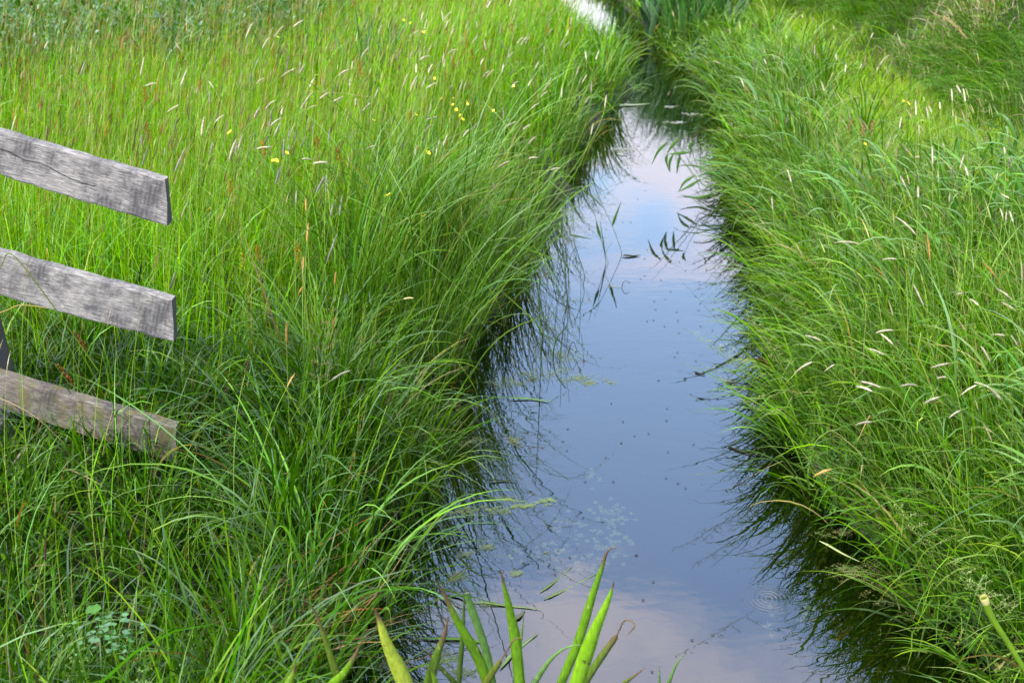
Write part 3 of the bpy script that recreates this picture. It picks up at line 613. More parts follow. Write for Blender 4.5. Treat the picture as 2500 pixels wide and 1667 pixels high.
r5 = A_([(945,390,890,540),(725,150,722,220),(640,15,615,110),(880,70,835,160),(975,175,960,280),(1020,1130,915,1185),(65,590,30,690),(890,60,885,160),(925,220,912,290)], 400, 400, 2.24)
r5t = A_([(790,325,782,425),(940,590,935,660),(760,675,735,720),(670,870,672,980),(715,1150,675,1220),(775,190,778,260),(765,510,762,580)], 400, 400, 2.24)
r5c = A_([(1365,735,1310,740)], 400, 400, 2.24)
r0 = A_([(1340,505,1295,625),(1035,410,1010,540),(1120,600,1045,620),(345,305,320,350),(1285,755,1205,805),(1465,840,1445,980),(1255,305,1300,370)], 0, 0, 2.94)
r0g = A_([(1270,850,1250,950),(1060,1065,1020,1190),(1015,970,1008,1045),(1185,1065,1180,1110),(1505,660,1505,745),(1330,1060,1255,1230),(610,440,580,540)], 0, 0, 2.94)
rr1 = A_([(1200,210,1340,215),(1535,65,1650,165),(1635,435,1690,550),(1465,300,1545,297),(1870,490,1935,480),(1945,517,1990,550),(2090,460,2175,520),(2120,535,2195,580),(1430,700,1525,687),(1455,705,1525,765),(1045,715,1135,745),(985,920,1080,860),(1150,910,1205,873),(1390,787,1475,820),(1735,890,1830,867),(1765,950,1815,942),(1345,965,1455,998),(1320,993,1410,1020),(1570,990,1655,990),(1690,1087,1780,1050),(1830,1165,1895,1122),(2005,775,2055,860),(2170,715,2205,770),(2060,710,2135,715),(1970,970,2050,1000),(2050,1000,2115,1070),(1900,1035,1980,985),(1325,1200,1410,1187),(2145,30,2140,95),(2160,35,2180,95)], 1500, 500, 2.24)
rr1t = A_([(1710,150,1728,310),(1095,1480,1185,1447),(2015,315,2090,405)], 1500, 500, 2.24)
rr2 = A_([(840,135,840,170),(1270,240,1252,275),(1190,460,1172,495),(1573,725,1577,830),(1665,760,1688,810),(1745,735,1750,785),(1650,770,1665,850),(1692,1050,1697,1180),(1915,640,1930,730),(1075,465,1068,520),(545,390,562,430),(120,440,175,460),(725,320,730,375),(1840,1195,1835,1290),(2190,1395,2245,1425),(1480,1040,1515,1100),(1950,860,1958,885),(1770,1035,1780,1060),(2210,1060,2215,1105),(2240,1140,2252,1210),(610,440,615,470),(485,425,503,465),(390,165,435,220),(1590,1340,1592,1420),(1600,1130,1570,1130),(2165,1240,2150,1290),(1000,390,1005,430),(865,390,872,430),(760,110,762,130),(985,185,988,215)], 1700, 0, 2.94)
GL = 'foxtail grasses flowering in the left meadow'; GR = 'foxtail grasses flowering on the right bank'
SPECIAL = {('r4', 2): 'white foxtail spike leaning right, topmost of all in the meadow', ('r4', 0): 'pale foxtail spike standing high near the top, left of the two leaning right'}
for n_, (t, b) in enumerate(r4): foxtail(t, b, random.uniform(.72, .86), 'pale', SPECIAL.get(('r4', n_), 'slender white foxtail spike standing above the left meadow grass'), GL)
for t, b in r0: foxtail(t, b, random.uniform(.70, .82), 'pale', 'slender white foxtail spike standing above the left meadow grass', GL)
for t, b in r4g+r0g+r5: foxtail(t, b, random.uniform(.58, .72), 'grey', 'dull grey foxtail spike standing upright among the left meadow grass', 'grey foxtail spikes in the left meadow')
for t, b in r5t: foxtail(t, b, random.uniform(.58, .70), 'tan', 'orange tan foxtail spike standing among the left meadow grass', 'tan foxtail spikes in the left meadow')
for t, b in r5c: foxtail(t, b, .6, 'cream', 'cream foxtail spike lying level above the sedge tussock at the left water edge', None)
for t, b in rr1: foxtail(t, b, random.uniform(.60, .74), 'pale', 'white foxtail spike bowing over the near right bank', 'bowing foxtail spikes on the near right bank')
for n_, (t, b) in enumerate(rr1t): foxtail(t, b, .6, 'tan', ['upright tan foxtail spike on the right bank below the dark leaf clump', 'pale tan foxtail spike lying low at the right water edge', 'long brown drooping spike at the right border of the picture'][n_], None)
for t, b in rr2: foxtail(t, b, random.uniform(.66, .80), 'pale', 'small white foxtail spike rising from the far right bank', 'upright foxtail spikes on the far right bank')
def rand_fox(n, x0, x1, y0, y1, kind, h0, h1, lab, grp, ang):
    for _ in range(n):
        bx, by = random.uniform(x0, x1), random.uniform(y0, y1); d = 3200/(3.2+ (1667-by)/170)**1.0; L = .075/(2.2+(1667-by)/270)*F*random.uniform(.7, 1.1)
        a = math.radians(random.gauss(*ang)); foxtail((bx+L*math.cos(a), by-L*math.sin(a)), (bx, by), random.uniform(h0, h1), kind, lab, grp)
rand_fox(60, 1000, 1480, 15, 330, 'pale', .66, .8, 'slender white foxtail spike standing above the left meadow grass', GL, (65, 18))
rand_fox(26, 400, 1300, 150, 480, 'grey', .5, .66, 'dull grey foxtail spike standing upright among the left meadow grass', 'grey foxtail spikes in the left meadow', (75, 14))
rand_fox(18, 1780, 2480, 110, 560, 'pale', .6, .75, 'small white foxtail spike rising from the far right bank', 'upright foxtail spikes on the far right bank', (100, 14))
# dark sedge spikes (source pixels tip, base)
dk = [((345,640),(340,690)),((430,680),(428,700)),((1143,488),(1138,525)),((1110,690),(1100,705)),((1085,530),(1078,560)),((882,940),(880,970)),((610,875),(598,915)),((1173,455),(1165,500)),((485,1080),(478,1110)),((335,310),(325,370)),((118,310),(112,355)),((205,148),(190,185)),((590,115),(582,128)),((320,90),(335,115)),((407,1170),(400,1190)),((343,1368),(338,1405)),((112,1310),(110,1370)),((470,1210),(455,1230)),((958,955),(945,990)),((1130,400),(1126,435)),((1230,360),(1226,390))]
for t, b in dk: foxtail(t, b, random.uniform(.5, .62) if b[1] < 1000 else .42, 'dark', 'thin dark brown sedge flower spike among the grass on the left side', 'dark sedge spikes on the left side', 'sedge_spike', 'sedge flower')
# sorrel: rusty branching spikes
def clump_head(path, spread, n, rad, colr, flat=1.0):
    """many small irregular seeds round a stalk"""
    i = rng.uniform(0, len(path)-1.001, n); k = i.astype(int); f = (i-k)[:, None]; p = path[k]*(1-f)+path[k+1]*f
    p = p+rng.normal(0, 1, (n, 3))*spread*(1-.6*(i/(len(path)-1)))[:, None]
    o = np.array([[1, 0, 0], [0, 1, 0], [-1, 0, 0], [0, -1, 0], [0, 0, 1], [0, 0, -1]], float)
    r = rad*np.exp(rng.normal(0, .3, n)); V = (p[:, None, :]+o[None]*r[:, None, None]*np.array([1, 1, 1.5*flat])).reshape(-1, 3)
    t = np.array([[0, 1, 4, 4], [1, 2, 4, 4], [2, 3, 4, 4], [3, 0, 4, 4], [1, 0, 5, 5], [2, 1, 5, 5], [3, 2, 5, 5], [0, 3, 5, 5]])
    Q = ((np.arange(n)*6)[:, None, None]+t[None]).reshape(-1, 4)[:, :3]
    return V, Q, np.repeat(np.array(colr)[None]*np.exp(rng.normal(0, .25, (n, 1))), 6, 0)
def sorrel(X, Y0, Y1, h, label, group, colr=(.36, .12, .035), tipx=0):
    z = .45+h
    for _ in range(5):
        p = on_z(X, Y0, z); z = float(ground(p[0], p[1]))+h
    d = depth_of(p); L = (Y1-Y0)/F*d
    gb = np.array([p[0]+random.uniform(-.05, .05), p[1]+random.uniform(-.04, .04), 0]); gb[2] = float(ground(gb[0], gb[1]))
    T = thing('sorrel', gb, label, 'wildflower', group)
    path = bez(gb, (gb+p)/2+np.array([.01, 0, .02]), p+np.array([tipx, 0, 0]), 12); V, Q = tube(path, np.linspace(.0022, .001, 12), 4)
    mesh_obj('stem', V-gb, Q, M_GRASS, T, np.repeat(np.array([[.22, .16, .05]]), len(V), 0))
    k = max(2, int(12*min(.8, L/h))); V, Q, C = clump_head(path[-k:], .006+.05*L*.45, int(35+330*L), .0018, colr)
    mesh_obj('flower_head', V-gb, Q, M_FLUFF, T, np.clip(C, 0, .8))
for (X, a, b) in ((806, 0, 110), (292, 92, 160), (352, 215, 300), (357, 300, 350), (1137, 75, 150), (1152, 120, 170), (1307, 190, 265), (1182, 105, 160), (773, 330, 380), (825, 360, 430), (877, 150, 215), (640, 345, 440), (660, 90, 200), (545, 140, 165), (558, 130, 175), (487, 200, 260), (1335, 65, 120), (1105, 135, 185), (723, 590, 640), (627, 600, 650), (560, 440, 500), (1250, 60, 110), (1003, 270, 310), (1390, 40, 80), (1090, 60, 100)):
    sorrel(X, a, b, random.uniform(.62, .8), 'rusty red branching sorrel spike in the left meadow', 'sorrel in the left meadow', random.choice([(.30, .15, .05), (.34, .19, .06), (.23, .12, .05)]))
for (X, a) in ((2065, 292), (2120, 295), (2095, 303)):
    sorrel(X, a, a+32, .68, 'pinkish brown drooping grass plume on the right bank', 'pinkish plumes on the right bank', (.36, .2, .13), .03)
sorrel(590, 620, 690, .6, 'yellow green knobbly dock flower spike in the left meadow grass', None, (.25, .30, .05))
# fine open panicles
def panicle(X, Y, h, L, colr, label, group, side=1):
    z = .45+h
    for _ in range(5):
        p = on_z(X, Y, z); z = max(float(ground(p[0], p[1])), .05)+h
    gb = np.array([p[0]-side*.12*h, p[1]-.03, 0])
    if dshore(gb[0], gb[1]) < .03: gb[0] = xr(gb[1])+.08 if gb[0] > .6 else xl(gb[1])-.08
    gb[2] = float(ground(gb[0], gb[1]))
    T = thing('meadow_panicle', gb, label, 'grass flower', group)
    path = bez(gb, gb+(p-gb)*.5+np.array([-.02*side, 0, .05]), p, 14); V, Q = tube(path, np.linspace(.0013, .0005, 14), 4)
    C = np.repeat(np.array([[.17, .27, .07]]), len(V), 0); mesh_obj('stem', V-gb, Q, M_GRASS, T, C)
    A = Acc()
    for k in range(9):
        u = .62+.38*k/9; q = path[min(13, int(u*13))]; l = L*(1-.75*(k/9))*random.uniform(.6, 1)
        for sgn in (-1, 1):
            e = q+np.array([sgn*l*.75, random.uniform(-.4, .4)*l, l*random.uniform(.1, .75)]); br = bez(q, (q+e)/2+np.array([0, 0, .008]), e, 6)
            V, Q = tube(br, np.full(6, .00045), 3); A.add(V, Q, np.repeat(np.array([colr])*1.0, len(V), 0))
            n = 7; jj = rng.uniform(1.5, 4.9, n); ki = jj.astype(int); pp = br[ki]+(br[np.minimum(ki+1, 5)]-br[ki])*(jj-ki)[:, None]+rng.normal(0, .003, (n, 3))
            V2, Q2, C2 = leaflets(pp, U(0, 6.28, n), U(.2, 1.2, n), U(.004, .007, n), U(.0015, .0024, n), np.repeat(np.array([colr]), n, 0)); A.add(V2, Q2, C2)
    A.build('flower_head', M_FLUFF, T)if False else None
    V = np.concatenate(A.v); Q = np.concatenate(A.q); mesh_obj('flower_head', V-gb, Q, M_FLUFF, T, np.concatenate(A.c))
for (X, Y, sd) in ((118, 190, 1), (203, 158, 1), (140, 300, -1), (410, 190, 1), (470, 150, 1), (520, 270, 1), (620, 110, 1), (300, 350, 1), (560, 215, -1), (820, 710, 1), (800, 760, 1), (690, 470, 1)):
    panicle(X, Y, random.uniform(.62, .78), .075, (.20, .17, .10), 'fine purplish open grass panicle in the left meadow', 'open panicles in the left meadow', sd)
for (X, Y) in ((170, 1480), (200, 1540), (355, 1610)):
    panicle(X, Y, .48, .06, (.22, .33, .13), 'small pale green grass panicle deep in the bottom left sedge', 'pale panicles in the bottom left sedge')
for (X, Y, sd) in ((1668, 800, -1), (1730, 830, -1), (1820, 760, -1), (1760, 700, -1), (1700, 880, -1), (1860, 830, -1), (1900, 690, -1), (2050, 260, -1), (2210, 190, -1), (2340, 170, -1), (2400, 230, -1), (2170, 1225, -1), (2300, 1350, -1), (2330, 1400, -1), (2180, 200, -1), (2260, 230, -1), (1985, 560, -1)):
    panicle(X, Y, random.uniform(.38, .6) if Y > 500 else .7, .085, (.30, .34, .16), 'thin pale green grass panicle on the right bank', 'thin panicles on the right bank', sd)
# buttercups
def buttercup(X, Y, h, label, group):
    z = .45+h
    for _ in range(5):
        p = on_z(X, Y, z); z = float(ground(p[0], p[1]))+h
    gb = np.array([p[0]+.03, p[1]+.04, 0]); gb[2] = float(ground(gb[0], gb[1]))
    T = thing('buttercup', gb, label, 'wildflower', group)
    path = bez(gb, (gb+p)/2+np.array([.02, 0, .03]), p, 8); V, Q = tube(path, np.full(8, .0009), 4)
    mesh_obj('stem', V-gb, Q, M_GRASS, T, np.repeat(np.array([[.13, .22, .04]]), len(V), 0))
    r = random.uniform(.0065, .0095); V, Q = [], []; tl = np.array([random.uniform(-.9, .9), random.uniform(-.9, .5), 0])
    for k in range(5):
        a = 2*math.pi*k/5; d = np.array([math.cos(a), math.sin(a), 0]); s = np.array([-math.sin(a), math.cos(a), 0])
        def pt(u, w): q = d*u*r+s*w*r+np.array([0, 0, .55*u*u*r]); q[2] += -q[0]*tl[0]-q[1]*tl[1]; return p+q
        b = len(V); V += [pt(.05, 0), pt(.45, -.38), pt(.5, 0), pt(.45, .38), pt(.95, -.42), pt(1.08, 0), pt(.95, .42)]
        Q += [(b, b+1, b+2, b+2), (b, b+2, b+3, b+3), (b+1, b+4, b+5, b+2), (b+2, b+5, b+6, b+3)]
    fs = [tuple(dict.fromkeys(q)) for q in Q]
    mesh_obj('flower', np.array(V)-gb, fs, M_PETAL, T)
m, nt, out = new_mat('yellow_petal'); pb = N(nt, 'ShaderNodeBsdfPrincipled'); pb.inputs['Base Color'].default_value = (.80, .58, .01, 1); pb.inputs['Roughness'].default_value = .25; nt.links.new(pb.outputs[0], out.inputs[0]); M_PETAL = m
for (X, Y) in ((1077, 243), (1107, 241), (1105, 257), (1130, 252), (1138, 247), (1141, 255), (1151, 236), (1190, 250), (1191, 262), (1200, 264), (1204, 272), (1175, 262), (1114, 270), (1123, 283), (1130, 293), (1016, 282), (1278, 196), (1254, 212), (1205, 175), (1061, 193), (1028, 364), (1036, 367), (1046, 375), (701, 375), (666, 394), (676, 394), (560, 325), (678, 92), (1002, 58), (986, 51), (1034, 80), (1265, 181), (912, 295), (510, 512), (1034, 528), (948, 477)):
    buttercup(X, Y, random.uniform(.60, .72), 'yellow buttercup flower in the left meadow', 'buttercups in the left meadow')
for (X, Y) in ((2001, 122), (2215, 250), (2218, 254), (2206, 248), (2112, 353)):
    buttercup(X, Y, random.uniform(.35, .5), 'yellow buttercup flower on the right bank', 'buttercups on the right bank')
# ------------------------------------------------------------------ yellow flag leaves rising at the bottom edge
def thick_leaf(path, wid, parent, base, colr, name='leaf', label=None, mat=None, brown=None, ridge=.13, facing=None, th=.0012):
    """a sword leaf: ribbed cross section with a real thickness"""
    path = np.asarray(path, float); T = np.gradient(path, axis=0); n = len(path)
    V = []; C = []; cs = [(-1, 0), (-.5, .45), (0, 1), (.5, .45), (1, 0), (.5, -.25), (0, .25), (-.5, -.25)]
    L = np.cumsum(np.r_[0, np.linalg.norm(np.diff(path, axis=0), axis=1)]); L /= L[-1]
    for i, p in enumerate(path):
        t = T[i]/np.linalg.norm(T[i]); f = np.array([0, -1, .45]) if facing is None else np.array(facing)
        s = np.cross(t, f); s /= np.linalg.norm(s); nrm = np.cross(s, t)
        for (a, b) in cs:
            V.append(p+s*a*wid[i]/2+nrm*b*(wid[i]*ridge+th))
            c = np.array(colr, float)
            if brown is not None:
                br = np.clip((L[i]-brown)/max(.02, 1-brown)*2.2+.35*(abs(a) == 1), 0, 1) if L[i] > brown-.02 else 0
                c = c*(1-br)+np.array([.20, .13, .07])*br
            C.append(c)
    m_ = len(cs); F_ = []
    for i in range(n-1):
        for j in range(m_): F_.append((i*m_+j, i*m_+(j+1) % m_, (i+1)*m_+(j+1) % m_, (i+1)*m_+j))
    F_.append(tuple(range(m_))); F_.append(tuple((n-1)*m_+j for j in range(m_))[::-1])
    o = mesh_obj(name, np.array(V)-np.array(base), F_, mat or M_IRIS, parent, np.array(C))
    if label: o['label'] = label
    return o
def smooth(pts, n):
    pts = np.array(pts, float); k = len(pts); P = np.vstack([2*pts[0]-pts[1], pts, 2*pts[-1]-pts[-2]]); out = []
    for u in np.linspace(0, k-1-1e-6, n):
        i = int(u); t = u-i; a, b, c, d = P[i:i+4]; out.append(.5*((2*b)+(c-a)*t+(2*a-5*b+4*c-d)*t*t+(3*b-a-3*c+d)*t**3))
    return np.array(out)
def iris_leaf(parent, base, pts, wpx, Y0, colr, brown=.9, trunc=False, label=None, foot=None, zone='m'):
    ox, oy, sc = (800, 1250, 2.613) if zone == 'm' else (0, 1100, 2.613)
    if brown is not None: brown = brown+(1-brown)*.4
    S = [(ox+a/sc, oy+b/sc) for a, b in pts]       # tip first
    W = [on_y(X, Y, Y0+.02*i) for i, (X, Y) in enumerate(S)]
    foot = np.array(base) if foot is None else np.array(foot)
    dd = W[-1]-W[-2]; dd /= np.linalg.norm(dd); dd[0] *= .8
    e1 = W[-1]+dd*.12; e2 = e1+np.array([dd[0]*.5, dd[1], dd[2]])*.12; mid = e2*.5+foot*.5
    W = W+[e1, e2, mid, foot+np.array([random.uniform(-.02, .02), random.uniform(-.02, .02), 0])]
    W = W[::-1]; P = smooth(W, 60); n = len(P)
    L = np.cumsum(np.r_[0, np.linalg.norm(np.diff(P, axis=0), axis=1)]); L /= L[-1]
    wid = wpx/sc/F*depth_of(W[-4])*1.12
    wd = wid*np.minimum(1, .75+.5*L)*(np.clip((1-L)/.22, 0, 1)**.85 if not trunc else np.clip((1.06-L)/.12, .7, 1))+.0008
    if brown is not None and brown < .86: wd = np.where(L > .86, np.minimum(wd, .0035), wd)
    return thick_leaf(P, wd, parent, base, colr, label=label, brown=brown)
IG, IY, IB = (.16, .34, .014), (.32, .46, .03), (.17, .33, .08)
def iris_plant(base, label): return thing('iris_plant', base, label, 'water plant', 'yellow flag plants along the bottom edge')
b = (-.27, 1.75, -.05); T = iris_plant(b, 'yellow flag iris with one broad yellowish leaf, left of the others at the bottom edge')
iris_leaf(T, b, [(288,588),(330,690),(375,830),(430,950),(490,1090)], 92, 1.85, (.50, .60, .07), .88, label='broad yellow leaf with an orange tip')
iris_leaf(T, b, [(215,830),(170,920),(100,1030),(30,1100)], 66, 1.85, IG, .84)
iris_leaf(T, b, [(770,660),(745,780),(700,900),(650,1070)], 62, 1.92, (.11, .20, .02), .80, label='short leaf mottled with brown')
iris_leaf(T, b, [(655,990),(672,1030),(690,1090)], 66, 1.80, (.25, .42, .03), .95)
iris_leaf(T, b, [(590,865),(640,900),(740,1010),(810,1090)], 40, 1.98, (.11, .17, .03), .85)
iris_leaf(T, b, [(1965,960),(2025,1060),(2090,1250),(2150,1440)], 42, 2.0, (.16, .24, .03), .8, zone='l', label='narrow spotted leaf with a withered bent tip')
b = (-.58, 1.7, .05); T = iris_plant(b, 'short yellow flag iris tips just showing at the bottom edge, under the sedge')
iris_leaf(T, b, [(1890,1350),(1870,1420),(1845,1482)], 72, 1.85, (.25, .42, .04), .9, zone='l')
iris_leaf(T, b, [(1455,1430),(1470,1482)], 36, 1.85, (.28, .45, .03), .97, zone='l')
iris_leaf(T, b, [(1550,1435),(1556,1482)], 40, 1.83, (.28, .45, .03), .97, zone='l')
b = (-.03, 1.85, -.05); T = iris_plant(b, 'yellow flag iris of five crossing leaves, middle of the bottom edge')
iris_leaf(T, b, [(690,428),(750,535),(820,680),(900,820),(960,930),(1020,1090)], 60, 1.92, IG, .80, label='leaf leaning left with a torn brown tip')
iris_leaf(T, b, [(1100,362),(1128,480),(1160,620),(1195,800),(1225,1090)], 62, 1.95, IG, .9, label='upright leaf ending in a thin thread')
iris_leaf(T, b, [(885,515),(920,620),(970,760),(1020,920),(1050,1090)], 44, 2.0, IB, None, True, label='pale blue green leaf with a broken top')
iris_leaf(T, b, [(1250,795),(1190,812),(1140,890),(1080,980),(1020,1070)], 42, 1.9, (.15, .20, .025), .72, label='leaf with a long brown curled tip')
iris_leaf(T, b, [(1250,660),(1240,760),(1215,1000),(1200,1090)], 24, 2.02, (.20, .36, .04), .97)
iris_leaf(T, b, [(875,470),(870,600),(860,800),(845,980)], 28, 2.1, (.09, .17, .03), .97)
b = (.17, 1.85, -.05); T = iris_plant(b, 'tallest yellow flag iris, right of the middle one, with a brown bent tip')
iris_leaf(T, b, [(1855,215),(1785,250),(1750,350),(1680,560),(1600,820),(1490,1090)], 52, 1.95, IG, .84, label='tallest leaf with a dry bent tip')
iris_leaf(T, b, [(1828,440),(1785,570),(1710,740),(1650,900),(1590,1090)], 84, 1.88, (.25, .50, .015), .95, label='broad bright green leaf with a brown point')
iris_leaf(T, b, [(1895,800),(1955,730),(1940,695),(1890,695),(1840,790),(1740,930),(1640,1090)], 44, 1.95, (.13, .22, .025), .62, label='leaf with a withered hooked tip')
iris_leaf(T, b, [(1640,842),(1530,860),(1440,920),(1370,1010),(1320,1090)], 34, 1.95, IB, .97, label='pale leaf bent over in an arch')
b = (.42, 1.9, -.05); T = iris_plant(b, 'small yellow flag iris of three short leaf tips, rightmost at the bottom edge')
iris_leaf(T, b, [(2030,985),(1960,1040),(1890,1090)], 40, 1.95, (.14, .2, .03), .85)
iris_leaf(T, b, [(2115,972),(2116,1090)], 24, 1.95, IB, None)
iris_leaf(T, b, [(2285,895),(2225,970),(2175,1090)], 28, 1.95, IB, .97)
# iris clumps far back
def leaf_clump(name, X, Y, h, n, wid, colr, label, cat, group, spread=.5, Lr=(.5, .8)):
    p = on_z(X, Y, .5); z = float(ground(p[0], p[1])); p = on_z(X, Y, z+.1); gb = np.array([p[0], p[1], z])
    T = thing(name, gb, label, cat, group)
    for k in range(n):
        a = random.uniform(0, 6.28); l = h*random.uniform(*Lr)*1.25; tl = spread*random.uniform(.1, 1)
        f0 = gb+np.array([random.gauss(0, .04), random.gauss(0, .04), 0]); e = f0+np.array([math.cos(a)*l*tl, math.sin(a)*l*tl, l])
        P = bez(f0, f0+np.array([math.cos(a)*l*tl*.2, math.sin(a)*l*tl*.2, l*.7]), e, 12); L = np.linspace(0, 1, 12)
        thick_leaf(P, wid*np.minimum(1, .5+2*L)*np.clip((1-L)/.5, 0, 1)**.7+.001, T, gb, np.array(colr)*random.uniform(.8, 1.2), ridge=.08)
    return T
for i_, (X, Y, n) in enumerate(((895, 175, 12), (945, 165, 14), (905, 135, 10))):
    leaf_clump('iris_clump', X, Y+45, .72, n, .014, (.085, .20, .06), 'blue green sword leaved clump standing in the far middle of the left meadow', 'plant', 'blue green clumps in the left meadow')
leaf_clump('iris_clump', 690, 230, .8, 4, .012, (.07, .17, .06), 'few blue green sword leaves left of the far meadow clumps', 'plant', None)
leaf_clump('dock_plant', 1590, 110, .95, 9, .085, (.075, .165, .075), 'large bluish broad leaved dock at the far bend of the water, at the top', 'plant', None, .7)
leaf_clump('dock_plant', 1690, 120, .75, 8, .07, (.10, .21, .09), 'large pale bluish leaves right of the far bend, at the top', 'plant', None, .8)
leaf_clump('dock_plant', 1655, 190, .55, 5, .06, (.075, .165, .075), 'bluish leaved dock hanging over the far right water edge', 'plant', None, .9)
leaf_clump('dock_plant', 1780, 100, .7, 6, .07, (.13, .25, .11), 'pale leaved dock among the grass right of the far bend', 'plant', None, .8)
# ------------------------------------------------------------------ reeds standing in the water
def reed(pts, rad, leaves, label, group=None, colr=(.11, .19, .05), z0=-.03, ydepth=None, name='reed_stem'):
    """pts: photo points from the foot (at the water) to the tip"""
    f = on_z(pts[0][0], pts[0][1], 0.0); y0 = f[1]
    W = [f+np.array([0, 0, -.12]), f]+[on_y(X, Y, y0-.01*i) for i, (X, Y) in enumerate(pts[1:])]
    T = thing(name, f, label, 'reed', group)
    P = smooth(W, 6*len(W)); V, Q = tube(P, np.linspace(rad, rad*.5, len(P)), 6)
    mesh_obj('stem', V-f, Q, M_GRASS, T, np.repeat(np.array([colr]), len(V), 0))
    for lf in leaves:
        q = smooth([on_y(X, Y, y0-.02) for X, Y in lf[0]], 16); L = np.linspace(0, 1, 16)
        thick_leaf(q, lf[1]*np.minimum(1, .25+3*L)*np.clip((1-L)/.6, 0, 1)**.8+.0006, T, f, (.085, .16, .04), mat=M_GRASS, ridge=.08)
    return T
def g5(*p): return [(1250+a/2.851, 450+b/2.851) for a, b in p]
reed(g5((765,490),(700,295),(640,170),(600,60)), .0022, [(g5((697,295),(720,225),(762,115)), .016), (g5((640,170),(560,90),(430,20)), .006)], 'leaning reed stem with one upright leaf, right of the other reeds in the water')
reed(g5((655,545),(630,420),(612,360),(560,150)), .0022, [(g5((618,372),(598,310),(585,245)), .017), (g5((655,545),(635,400),(612,240)), .007)], 'reed stem with a broad dark leaf, standing in the water beside the leaning one')
reed(g5((670,550),(655,470),(700,400)), .0016, [], 'short side shoot of reed close beside the broad leaved reed')
reed(g5((385,860),(395,640),(385,480),(430,180)), .0020, [(g5((400,350),(470,365),(565,383)), .008)], 'tall thin reed stem with one level leaf near the left edge of the water')
reed(g5((385,800),(360,520),(345,290)), .0034, [], 'straight dark reed stem left of the thin one with a level leaf')
reed(g5((495,705),(505,640),(470,520),(437,447),(400,560),(385,860)), .002, [], 'dead reed stem bent over in a long arch at the left water edge', None, (.045, .05, .02))
reed(g5((388,1193),(425,1095),(455,1170)), .0022, [], 'small broken stem folded like a tent on the floating algae', None, (.06, .07, .02), name='broken_stem')
reed(g5((765,715),(790,670),(822,690)), .0022, [], 'tiny folded stem floating below the leaning reed', None, (.05, .06, .02), name='broken_stem')
reed(g5((285,1200),(310,1080),(385,985)), .0045, [], 'thick short dark stem leaning right at the left water edge', None, (.07, .13, .03))
reed(g5((200,1280),(190,700),(180,400)), .003, [], 'long straight green stem standing where the left sedge meets the water', None, (.10, .19, .04))
reed(g5((475,850),(480,740),(478,600)), .002, [], 'short thin upright reed stem between the arch and the broad leaved reed', None, (.09, .14, .04))
# more slim stalks along the left water edge: nothing tells them apart
for k in range(46):
    X = random.uniform(1290, 1440); Y = random.uniform(600, 930)
    if X > 1345+(930-Y)*.22: X -= 60
    f = on_z(X, Y, 0.0)
    if dshore(f[0], f[1]) > .02: continue
    hh = random.uniform(20, 105); dx = random.uniform(-16, 26)
    pts = [(X, Y), (X+dx*.35, Y-hh*.6), (X+dx, Y-hh)] if random.random() < .75 else [(X, Y), (X+8, Y-hh*.7), (X+16+abs(dx)*.5, Y-hh*.35)]
    reed(pts, random.uniform(.0012, .0024), [], 'thin dark stalk poking out of the water beside the left sedge', 'thin stalks along the left water edge', random.choice([(.05, .08, .02), (.09, .15, .04), (.12, .2, .06)]))
# the drooping reed on the right edge
def g3(*p): return [(1300+a/2.94, 0+b/2.94) for a, b in p]
DR = [(g3((890,935),(970,1010),(1070,1140),(1180,1300),(1250,1400)), [g3((970,1020),(900,1090),(855,1185))]),
      (g3((915,845),(990,940),(1060,1060),(1180,1240),(1290,1400)), [g3((1055,995),(1000,1050),(962,1110)), g3((1130,1095),(1050,1100),(965,1110))]),
      (g3((1120,950),(1060,990),(1000,1050),(1120,1200),(1300,1400)), [g3((970,1110),(960,1150),(985,1240)), g3((1010,1105),(985,1165),(988,1240))]),
      (g3((1140,1010),(1145,1080),(1190,1200),(1320,1380)), [g3((1155,1010),(1130,1050),(1140,1090)), g3((1060,1110),(1045,1180),(1035,1250))]),
      (g3((1050,1375),(1090,1300),(1160,1260),(1300,1300)), [g3((1160,1265),(1090,1310),(1050,1375)), g3((1200,1290),(1120,1340),(1040,1380)), g3((1300,1390),(1180,1420),(1060,1400))])]
yD = float(on_z(1690, 470, 0.05)[1]); bD = np.array([1.62, yD+.1, .02])
T = thing('drooping_reed', bD, 'reed with drooping narrow leaves leaning out from the right bank over pale water', 'reed')
for st, lv in DR:
    q = smooth([on_y(X, Y, yD-.05) for X, Y in st][::-1], 24); q = np.vstack([bD+np.array([random.gauss(0, .05), 0, 0]), q])
    V, Q = tube(smooth(q[::3], 24), np.linspace(.0026, .001, 24), 5); mesh_obj('stem', V-bD, Q, M_GRASS, T, np.repeat(np.array([[.15, .24, .07]]), len(V), 0))
    for l in lv:
        q = smooth([on_y(X, Y, yD-.07) for X, Y in l], 14); L = np.linspace(0, 1, 14)
        thick_leaf(q, .020*np.minimum(1, .3+2.5*L)*np.clip((1-L)/.6, 0, 1)**.8+.0008, T, bD, (.085, .17, .05), mat=M_GRASS, ridge=.06)
for k in range(34):
    a = math.pi+random.uniform(-1.1, 1.1); f0 = bD+np.array([random.gauss(-.02, .09), random.gauss(-.1, .12), random.uniform(.02, .22)]); l = random.uniform(.14, .30)
    e = f0+np.array([math.cos(a)*l, math.sin(a)*l, random.uniform(-.06, .05)]); P = bez(f0, (f0+e)/2+np.array([0, 0, .07]), e, 10); L = np.linspace(0, 1, 10)
    thick_leaf(P, .013*np.minimum(1, .3+2.5*L)*np.clip((1-L)/.6, 0, 1)**.8+.0008, T, bD, np.array((.09, .19, .06))*random.uniform(.75, 1.2), mat=M_GRASS, ridge=.06)
